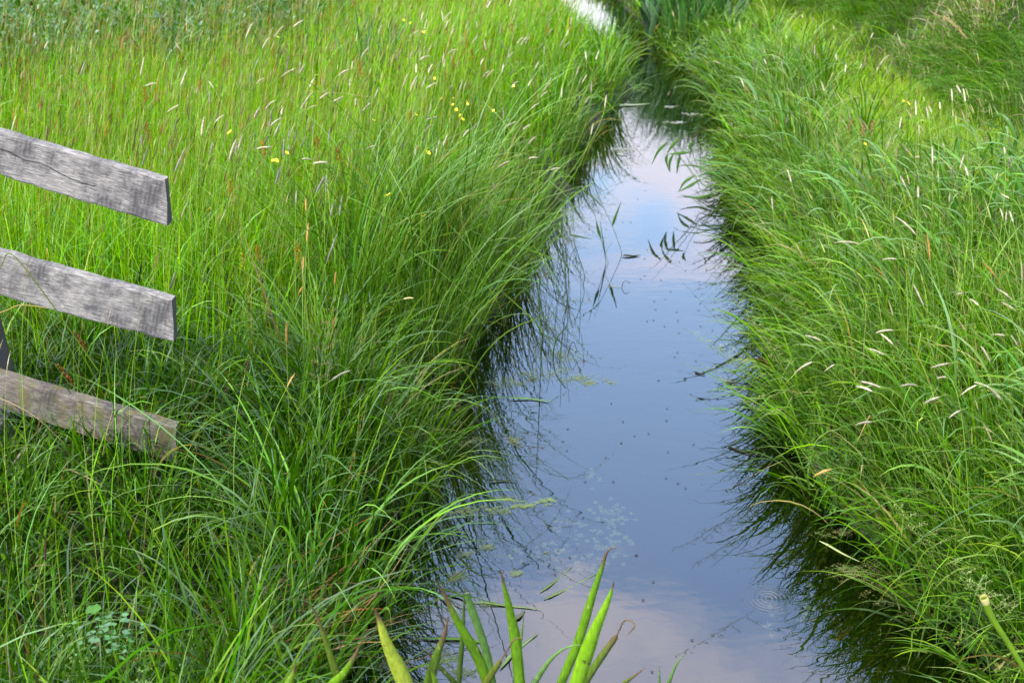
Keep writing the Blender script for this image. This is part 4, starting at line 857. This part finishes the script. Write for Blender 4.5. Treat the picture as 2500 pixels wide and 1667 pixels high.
# cut hollow stem, bottom right
yq = 2.15; gq = np.array([1.18+.35, 2.1, .3])
P = smooth([on_y(X, Y, yq) for X, Y in [(2403, 1462), (2423, 1510), (2460, 1567), (2505, 1640), (2560, 1720)]]+[np.array([on_y(2560, 1720, yq)[0]+.06, yq, .45])], 26)
T = thing('cut_stem', P[-1], 'thick pale green stem with a cut hollow top at the bottom right corner', 'stem')
V, Q = tube(P, np.linspace(.0085, .0045, 26), 10); mesh_obj('stem', V-P[-1], Q, M_GRASS, T, np.repeat(np.array([[.16, .27, .05]]), len(V), 0))
V, Q = tube(np.array([P[0]+(P[0]-P[1])*.6, P[0]+(P[0]-P[1])*.05, P[1]]), [.0093, .0098, .0088], 10); mesh_obj('cut_top', V-P[-1], Q, M_FLUFF, T, np.repeat(np.array([[.5, .46, .22]]), len(V), 0))
# single long blades lying across the fence, bending stem over the middle board
def stalk(pts, Y0, rad, colr, label, name='bent_stalk', foot=None, headc=None):
    W = [on_y(X, Y, Y0) for X, Y in pts]; f = W[0]
    T = thing(name, f, label, 'stalk'); P = smooth(W, 26); V, Q = tube(P, np.linspace(rad, rad*.6, 26), 5)
    mesh_obj('stem', V-f, Q, M_GRASS, T, np.repeat(np.array([colr]), len(V), 0))
    if headc is not None:
        V, Q, C = clump_head(smooth([on_y(X, Y, Y0-.003) for X, Y in headc], 8), .0022, 70, .0028, (.13, .07, .03)); mesh_obj('seed_head', V-f, Q, M_FLUFF, T, C)
stalk([(240, 905), (160, 790), (95, 700), (27, 620), (0, 655), (-60, 760)], 3.17, .0022, (.13, .19, .04), 'long bent stalk hanging across the middle fence board', headc=[(178, 805), (200, 835), (212, 855)])
stalk([(-80, 790), (10, 760), (50, 745), (120, 752)], 3.17, .002, (.40, .30, .14), 'straw coloured dry stalk just under the middle fence board')
stalk([(-30, 960), (30, 985), (90, 1020), (160, 1085)], 3.15, .0014, (.45, .36, .22), 'pale dry straw lying across the lowest fence board')
stalk([(250, 1115), (262, 1050), (275, 1005)], 3.15, .0018, (.40, .32, .16), 'short dry stalk standing against the lowest fence board')
stalk([(135, 890), (160, 925), (180, 945)], 3.16, .0014, (.12, .17, .04), 'thin stalk with a brown spikelet hanging above the lowest fence board', headc=[(140, 890), (160, 912), (180, 940)])
# a long dry branch on the mound
W = [on_ground(X, Y, .35) for X, Y in ((2305, 42), (2330, 62), (2350, 84), (2362, 95))]
T0 = np.array(W[0]); V, Q = tube(smooth(W, 14), np.linspace(.012, .008, 14), 6)
o = mesh_obj('dead_branch', V, Q, M_FLUFF, None, np.repeat(np.array([[.42, .30, .18]]), len(V), 0), loc=T0); tag(o, 'pale dry branch lying slanting on the mound at the top right', 'branch')
# ------------------------------------------------------------------ things on the water
def flat_leaf(pts, w, z, colr, label, name='floating_leaf', mat=None, shape=None):
    W = np.array([on_z(X, Y, z) for X, Y in pts]); P = smooth(W, 14); L = np.linspace(0, 1, 14)
    P[:, 2] += .002*np.sin(L*7)
    prof = (np.minimum(1, .15+4*L)*np.clip((1-L)/.5, 0, 1)**.6) if shape is None else shape(L)
    T = P[0].copy(); o = thick_leaf(P, w*prof+.0008, None, T, colr, name=name, mat=mat or M_WEED, ridge=.03, facing=(0, 0, 1)); o.location = T
    return tag(o, label, 'leaf')
flat_leaf([(1512, 257), (1545, 256), (1588, 253)], .085, .006, (.42, .50, .36), 'pale grey green leaf floating at the far left water edge', shape=lambda L: np.clip((1-L)/.9, 0, 1)**.8)
flat_leaf(g5((765, 495), (830, 498), (895, 493)), .030, .006, (.025, .035, .012), 'dark pointed leaf lying on the water at the foot of the leaning reed')
def g2(*p): return [(800+a/2.613, 1250+b/2.613) for a, b in p]
flat_leaf(g2((1355, 515), (1450, 440), (1560, 345)), .010, .001, (.13, .19, .08), 'narrow leaf floating left of the tallest iris, the upper of two')
flat_leaf(g2((1380, 560), (1500, 500), (1725, 388)), .010, .001, (.14, .20, .09), 'narrow long leaf floating behind the tallest iris, the lower of two')
flat_leaf(g2((1200, 685), (1230, 655), (1260, 618)), .014, .004, (.12, .14, .09), 'short dark leaf floating right of the thread tipped iris')
flat_leaf(g2((1100, 1000), (1200, 880), (1345, 770)), .013, .003, (.18, .25, .12), 'pale leaf floating behind the middle iris, slanting up right')
flat_leaf(g2((700, 480), (830, 520), (900, 560)), .010, .01, (.07, .13, .03), 'dark green leaf lying on the water behind the left leaning iris leaf')
flat_leaf(g2((930, 570), (1120, 590), (1360, 615)), .010, .004, (.18, .25, .11), 'level floating leaf crossing behind the middle iris')
flat_leaf(g2((560, 805), (900, 810), (1000, 840)), .012, .004, (.12, .22, .06), 'green leaf floating level among the reflections left of the middle iris')
flat_leaf([(1240, 972), (1290, 972), (1350, 980)], .014, .006, (.15, .27, .08), 'level green leaf floating on the water right of the big sedge tussock')
flat_leaf([(1195, 1173), (1215, 1172), (1262, 1172)], .012, .006, (.06, .08, .03), 'dark blade lying on the water edge above the algae streak')
flat_leaf([(2000, 1320), (2040, 1340), (2100, 1372)], .012, .006, (.38, .44, .22), 'pale blade floating at the lower right water edge')
# dark twigs on the surface to the right
for i_, pts in enumerate(([(1698, 908), (1708, 912), (1722, 916)], [(1780, 1090), (1820, 1105), (1860, 1112)], [(1772, 933), (1795, 934), (1830, 934)])):
    P = smooth([on_z(X, Y, .004) for X, Y in pts], 10); V, Q = tube(P, np.linspace(.004, .0015, 10), 5)
    o = mesh_obj('floating_twig', V, Q, M_WEED, None, np.repeat(np.array([[.03, .025, .015]]), len(V), 0), loc=P[0]); tag(o, ['short dark twig floating alone in the open water toward the right', 'black thin stick touching the water below the right bank grass', 'thin dark debris line floating at the right water edge'][i_], 'twig')
# algae mats: countless small flecks
def algae(name, blobs, label, cols, n_per=1300, z0=.0005, zr=.0025, size=(.0014, .0045), cat='algae'):
    A = Acc()
    for (X, Y, rx, ry, ang, dens) in blobs:
        c = on_z(X, Y, 0); ex = on_z(X+rx, Y, 0)-c; rX = abs(ex[0]); rY = np.linalg.norm(on_z(X, Y+ry, 0)-on_z(X, Y-ry, 0))/2
        n = int(n_per*dens); a = U(0, 6.28, n); q = rng.random(n)**.6; x = np.cos(a)*q*rX; y = np.sin(a)*q*rY
        ca, sa = math.cos(ang), math.sin(ang); x, y = x*ca-y*sa, x*sa+y*ca
        k = wob(x+c[0], y+c[1], 55)+.9*wob(x+c[0], y+c[1], 170, 2)+rng.normal(0, .35, n) > .12+1.1*(q-.5); x, y = x[k], y[k]; n = len(x)
        P = np.stack([c[0]+x, c[1]+y, z0+zr*rng.random(n)], 1)
        A.add(*leaflets(P, U(0, 6.28, n), rng.normal(0, .15, n), U(*size, n), U(*size, n)*.8, palette(cols, [1]*len(cols), n)))
    return tag(A.build(name, M_WEED), label, cat, kind='stuff')
AC = [(.17, .24, .07), (.13, .19, .05), (.24, .30, .11), (.09, .13, .03)]
algae('algae', [(1415, 925, 75, 14, .0, 2.4), (1360, 905, 40, 14, 0, 1.2), (1430, 935, 30, 7, 0, .8), (1375, 870, 60, 20, .2, 2.0), (1350, 800, 45, 30, 0, 1.2), (1300, 915, 60, 20, 0, 2.2), (1490, 935, 16, 6, 0, .5), (1330, 760, 60, 22, 0, 1.5), (1400, 735, 50, 10, 0, .8), (1500, 700, 30, 6, 0, .5), (1240, 935, 60, 16, 0, 2.4)], 'olive green scum of algae floating by the reeds at the left water edge', AC)
algae('algae', [(1080, 1020, 60, 28, 0, 2.5), (1050, 1060, 60, 24, 0, 2.0), (1150, 1080, 45, 14, 0, 1.2), (1255, 1075, 22, 22, .4, 1.0), (1100, 990, 70, 14, 0, 2.0)], 'brownish algae in the dark water under the big sedge tussock', [(.13, .16, .04), (.09, .11, .025), (.2, .23, .08)])
algae('algae', [(1280, 1235, 85, 6, .10, 2.6), (1340, 1222, 40, 7, .3, 1.4), (1190, 1245, 80, 12, 0, 2.0), (1120, 1250, 60, 12, 0, 1.4), (1240, 1220, 50, 10, 0, 1.0)], 'thin green streak of algae reaching out into the open water', AC)
algae('algae', [(1140, 1350, 34, 9, .7, .8), (1190, 1335, 22, 8, 0, .8), (1120, 1405, 40, 16, .5, 1.6), (1258, 1400, 20, 8, 0, .8), (1180, 1475, 55, 8, 0, 1.3), (1080, 1600, 60, 25, 0, 2.0), (950, 1620, 60, 20, 0, 1.6), (1130, 1640, 70, 14, 0, 1.4), (1330, 1350, 18, 5, 0, .5)], 'grey green algae scraps floating behind the iris leaves', [(.11, .15, .06), (.08, .11, .04), (.14, .18, .09)])
algae('algae', [(2130, 1400, 100, 30, .2, 3.0), (2060, 1390, 60, 16, .3, 1.8), (2180, 1450, 90, 28, .2, 2.6), (2040, 1300, 70, 12, .2, 1.4), (2260, 1500, 70, 26, 0, 2.0)], 'brown green weed mat in the dark water under the lower right bank', [(.12, .13, .03), (.09, .10, .03), (.17, .18, .06)])
algae('pond_foam', [(1525, 366, 55, 5, .05, 1.3), (1515, 378, 10, 4, 0, .6), (1650, 300, 35, 3, .0, .7), (1690, 280, 40, 4, 0, .8), (1630, 262, 10, 3, 0, .3), (1640, 262, 16, 3, 0, .3)], 'white scum streaks floating on the far water', [(.40, .43, .40), (.3, .33, .3)], 260, .003, .003, (.006, .02), 'scum')
# starwort under the surface: small pale rosettes
A = Acc()
for (X, Y, sx, sy, n) in ((1450, 1160, 18, 28, 12), (1470, 1240, 50, 16, 16), (1400, 1290, 60, 40, 34), (1480, 1320, 55, 40, 48), (1500, 1260, 40, 20, 22), (1330, 1350, 45, 30, 18), (1440, 1380, 70, 30, 24), (1880, 1520, 8, 30, 6), (1975, 1480, 14, 50, 9), (1260, 1350, 30, 20, 5)):
    for _ in range(n):
        c = on_z(random.gauss(X, sx*.6), random.gauss(Y, sy*.6), -.008-random.random()**1.5*.05); m_ = random.randint(5, 8); a = np.arange(m_)*6.283/m_+random.random()
        P = np.repeat(c[None], m_, 0); cc = np.repeat(np.array([[.75, .85, .42]])*random.uniform(.8, 1.1), m_, 0)
        A.add(*leaflets(P, a, U(-.1, .35, m_), U(.009, .016, m_), U(.005, .008, m_), cc))
        P2 = bez(c, c+np.array([.004, 0, -.05]), c+np.array([random.gauss(0, .03), random.gauss(0, .03), -.18]), 5); V, Q = tube(P2, np.full(5, .0009), 3); A.add(V, Q, np.repeat(np.array([[.45, .48, .25]]), len(V), 0))
tag(A.build('starwort', M_WEED), 'pale green star shaped water weed just under the surface in the open water', 'water weed', kind='stuff')
# pond skaters
m, nt, out = new_mat('insect_black'); pb = N(nt, 'ShaderNodeBsdfPrincipled'); pb.inputs['Base Color'].default_value = (.015, .012, .01, 1); pb.inputs['Roughness'].default_value = .5; nt.links.new(pb.outputs[0], out.inputs[0]); M_BUG = m
def skater_mesh():
    V, F_ = [], []
    def t(path, rad):
        nonlocal V, F_
        v, q = tube(np.array(path), rad, 5); k = len(V); V += list(v); F_ += [tuple(int(i)+k for i in f) for f in q]
        F_ += [tuple(k+j for j in range(5)), tuple(k+len(v)-1-j for j in range(5))]
    t([(-.0042, 0, .0022), (-.003, 0, .0026), (0, 0, .003), (.0028, 0, .0028), (.0042, 0, .0024)], [.0004, .0011, .0014, .0010, .0003])
    for s in (-1, 1):
        for (x0, x1, l) in ((.002, .0045, .003), (0, .0035, .0062), (-.001, -.006, .006)):
            t([(x0, 0, .0024), ((x0+x1)/2, s*l*.55, .0034), (x1, s*l, .0004)], [.00035, .0003, .0002])
    me = bpy.data.meshes.new('pond_skater'); me.from_pydata([tuple(map(float, v)) for v in V], [], F_); me.materials.append(M_BUG); me.update(); return me
SM = skater_mesh(); first = True
bugs = [(1250+a/2.851, 450+b/2.851) for a, b in ((940,458),(922,520),(1165,540),(1207,604),(925,640),(895,660),(1037,667),(1303,680),(1105,747),(1322,768),(1277,780),(1067,800),(990,815),(1309,833),(1303,880),(1147,890),(1000,873),(985,948),(940,955),(1155,950),(1062,990),(1163,1035),(1313,990),(1395,1020),(1500,1000),(1405,1115),(1152,1170),(1133,1205),(1280,1230),(1020,1365),(1435,1408),(1285,1500),(1378,1505),(1432,1495),(773,265),(655,315),(540,315),(825,267),(875,107),(930,45),(1352,600))]
bugs += [(1000+a/3.136, 900+b/3.136) for a, b in ((1908,90),(1972,305),(1968,398),(1633,408),(1830,498),(1722,515),(1620,570),(1212,463),(1205,627),(1502,683),(1978,638),(1963,838),(2055,880),(2113,915),(1558,865),(1343,865),(1735,1430),(1228,1445),(2175,580),(1328,1143),(1545,267),(1075,480))]
bugs += [(1875, 1461), (1553, 1355), (1595, 1421), (1570, 1465), (1690, 1563), (1592, 1640), (1355, 1402)]
for (X, Y) in bugs:
    c = on_z(X, Y, .0005); o = bpy.data.objects.new('pond_skater', SM); COL.objects.link(o); o.location = c; o.rotation_euler = (0, 0, random.uniform(0, 6.28)); o.scale = (1.0,)*3
    if (X, Y) == (1875, 1461): tag(o, 'tiny dark insect in the centre of the round ripples on the water', 'insect', 'insects on the water')
    else: tag(o, 'tiny dark insect sitting on the open water', 'insect', 'insects on the water')
# round leaf and cress in the bottom left
c = on_z(228, 1486, .62); T = thing('pennywort', [c[0], c[1], float(ground(c[0], c[1]))], 'single round green leaf low in the bottom left sedge', 'plant'); base = np.array(T.location)
n = 18; V = [c]+[c+np.array([math.cos(2*math.pi*k/n)*.018, math.sin(2*math.pi*k/n)*.018, .003*math.sin(k*2)]) for k in range(n)]
mesh_obj('leaf', np.array(V)-base, [(0, 1+k, 1+(k+1) % n) for k in range(n)], M_WEED, T, np.repeat(np.array([[.09, .2, .06]]), n+1, 0))
V, Q = tube(bez(base, base+np.array([.01, 0, .3]), c, 8), np.full(8, .001), 4); mesh_obj('stem', V-base, Q, M_GRASS, T, np.repeat(np.array([[.09, .18, .04]]), len(V), 0))
c = on_z(275, 1545, .58); base = np.array([c[0], c[1], float(ground(c[0], c[1]))]); T = thing('cress', base, 'small clump of lobed round leaves in the bottom left sedge', 'plant')
A = Acc(); K = 60; P = c+rng.normal(0, 1, (K, 3))*np.array([.035, .03, .02]); A.add(*leaflets(P, U(0, 6.28, K), U(-.4, .4, K), U(.012, .02, K), U(.010, .016, K), palette([(.06, .17, .045)], [1], K)))
mesh_obj('leaves', np.concatenate(A.v)-base, np.concatenate(A.q), M_WEED, T, np.concatenate(A.c))
V, Q = tube(bez(base, base+np.array([.01, 0, .3]), c, 8), np.full(8, .0014), 4); mesh_obj('stem', V-base, Q, M_GRASS, T, np.repeat(np.array([[.09, .18, .04]]), len(V), 0))
# ------------------------------------------------------------------ sky, sun, camera
SUN_EL, SUN_AZ = math.radians(52), math.radians(225)   # azimuth clockwise from +Y: behind the camera, to the left
W = bpy.data.worlds.new('World'); SC.world = W; W.use_nodes = True; nt = W.node_tree; nt.nodes.clear(); L = nt.links
out = nt.nodes.new('ShaderNodeOutputWorld'); bg = nt.nodes.new('ShaderNodeBackground'); bg.inputs['Strength'].default_value = .12
sky = nt.nodes.new('ShaderNodeTexSky'); sky.sky_type = 'NISHITA'; sky.sun_disc = False; sky.sun_elevation = SUN_EL; sky.sun_rotation = SUN_AZ
tc = nt.nodes.new('ShaderNodeTexCoord'); sx = N(nt, 'ShaderNodeSeparateXYZ'); L.new(tc.outputs['Generated'], sx.inputs[0])
za = N(nt, 'ShaderNodeMath', operation='ADD'); L.new(sx.outputs['Z'], za.inputs[0]); za.inputs[1].default_value = .22
zm = N(nt, 'ShaderNodeMath', operation='MAXIMUM'); L.new(za.outputs[0], zm.inputs[0]); zm.inputs[1].default_value = .05
dv = N(nt, 'ShaderNodeVectorMath', operation='DIVIDE'); cb = N(nt, 'ShaderNodeCombineXYZ')
for k in 'XYZ': L.new(zm.outputs[0], cb.inputs[k])
L.new(tc.outputs['Generated'], dv.inputs[0]); L.new(cb.outputs[0], dv.inputs[1])
mp = N(nt, 'ShaderNodeMapping'); mp.inputs['Location'].default_value = (.35, .1, 0); mp.inputs['Scale'].default_value = (1, 1, 0); L.new(dv.outputs[0], mp.inputs['Vector'])
no = N(nt, 'ShaderNodeTexNoise', i_Scale=3.2, i_Detail=7.0, i_Roughness=.55, i_Distortion=.5); L.new(mp.outputs[0], no.inputs['Vector'])
# cloud cover: a bank of cloud low down, breaking up higher
cv = N(nt, 'ShaderNodeValToRGB'); L.new(sx.outputs['Z'], cv.inputs[0]); e = cv.color_ramp.elements
e[0].position = .0; e[0].color = (1, 1, 1, 1); e[1].position = 1.0; e[1].color = (.66, .66, .66, 1)
for p, v in ((.17, .95), (.26, .72), (.33, .58), (.42, .30), (.52, .32), (.60, .50), (.70, .52)):
    q = e.new(p); q.color = (v, v, v, 1)
ad = N(nt, 'ShaderNodeMath', operation='ADD'); L.new(no.outputs['Fac'], ad.inputs[0]); L.new(cv.outputs[0], ad.inputs[1])
mr = N(nt, 'ShaderNodeMapRange'); mr.interpolation_type = 'SMOOTHSTEP'; mr.inputs['From Min'].default_value = .94; mr.inputs['From Max'].default_value = 1.20; L.new(ad.outputs[0], mr.inputs['Value'])
cc = N(nt, 'ShaderNodeValToRGB'); L.new(sx.outputs['Z'], cc.inputs[0]); e = cc.color_ramp.elements
CL = 1.0
e[0].position = 0; e[0].color = (.85, .85, .87, 1); e[1].position = 1.0; e[1].color = (.60, .56, .50, 1); q = e.new(.68); q.color = (.50, .49, .57, 1); q = e.new(.20); q.color = (.62, .63, .72, 1); q = e.new(.34); q.color = (.66, .64, .78, 1)
sc_ = N(nt, 'ShaderNodeVectorMath', operation='SCALE'); sc_.inputs['Scale'].default_value = 20.0; L.new(cc.outputs[0], sc_.inputs[0])
ss = N(nt, 'ShaderNodeVectorMath', operation='SCALE'); ss.inputs['Scale'].default_value = 4.0; hv = N(nt, 'ShaderNodeHueSaturation'); hv.inputs['Saturation'].default_value = .94; L.new(sky.outputs[0], hv.inputs['Color']); L.new(hv.outputs[0], ss.inputs[0])
mx = N(nt, 'ShaderNodeMix', data_type='RGBA'); L.new(mr.outputs[0], mx.inputs['Factor']); L.new(ss.outputs[0], mx.inputs['A']); L.new(sc_.outputs[0], mx.inputs['B'])
L.new(mx.outputs['Result'], bg.inputs['Color']); L.new(bg.outputs[0], out.inputs[0])
sl = bpy.data.lights.new('sun', 'SUN'); sl.energy = 5.0; sl.angle = math.radians(4); sl.color = (1, .95, .86); so = bpy.data.objects.new('sun', sl); COL.objects.link(so)
dv_ = Vector((math.sin(SUN_AZ)*math.cos(SUN_EL), math.cos(SUN_AZ)*math.cos(SUN_EL), math.sin(SUN_EL))); so.rotation_euler = dv_.to_track_quat('Z', 'Y').to_euler()
cam = bpy.data.cameras.new('camera'); cam.sensor_width = 36; cam.lens = F/2500*36; cam.clip_end = 2000; cam.clip_start = .05
cam.dof.use_dof = True; cam.dof.focus_distance = 3.7; cam.dof.aperture_fstop = 5.2
co = bpy.data.objects.new('camera', cam); COL.objects.link(co); co.location = (0, 0, H); co.rotation_euler = (math.pi/2-PITCH, 0, 0); SC.camera = co
SC.view_settings.view_transform = 'Standard'; SC.view_settings.look = 'None'; SC.view_settings.exposure = 0.6; SC.view_settings.gamma = 1
SC.cycles.max_bounces = 8; SC.cycles.diffuse_bounces = 2; SC.cycles.transmission_bounces = 3; SC.cycles.glossy_bounces = 3; SC.cycles.transparent_max_bounces = 8; SC.cycles.caustics_reflective = False; SC.cycles.caustics_refractive = False
SC.cycles.use_denoising = True
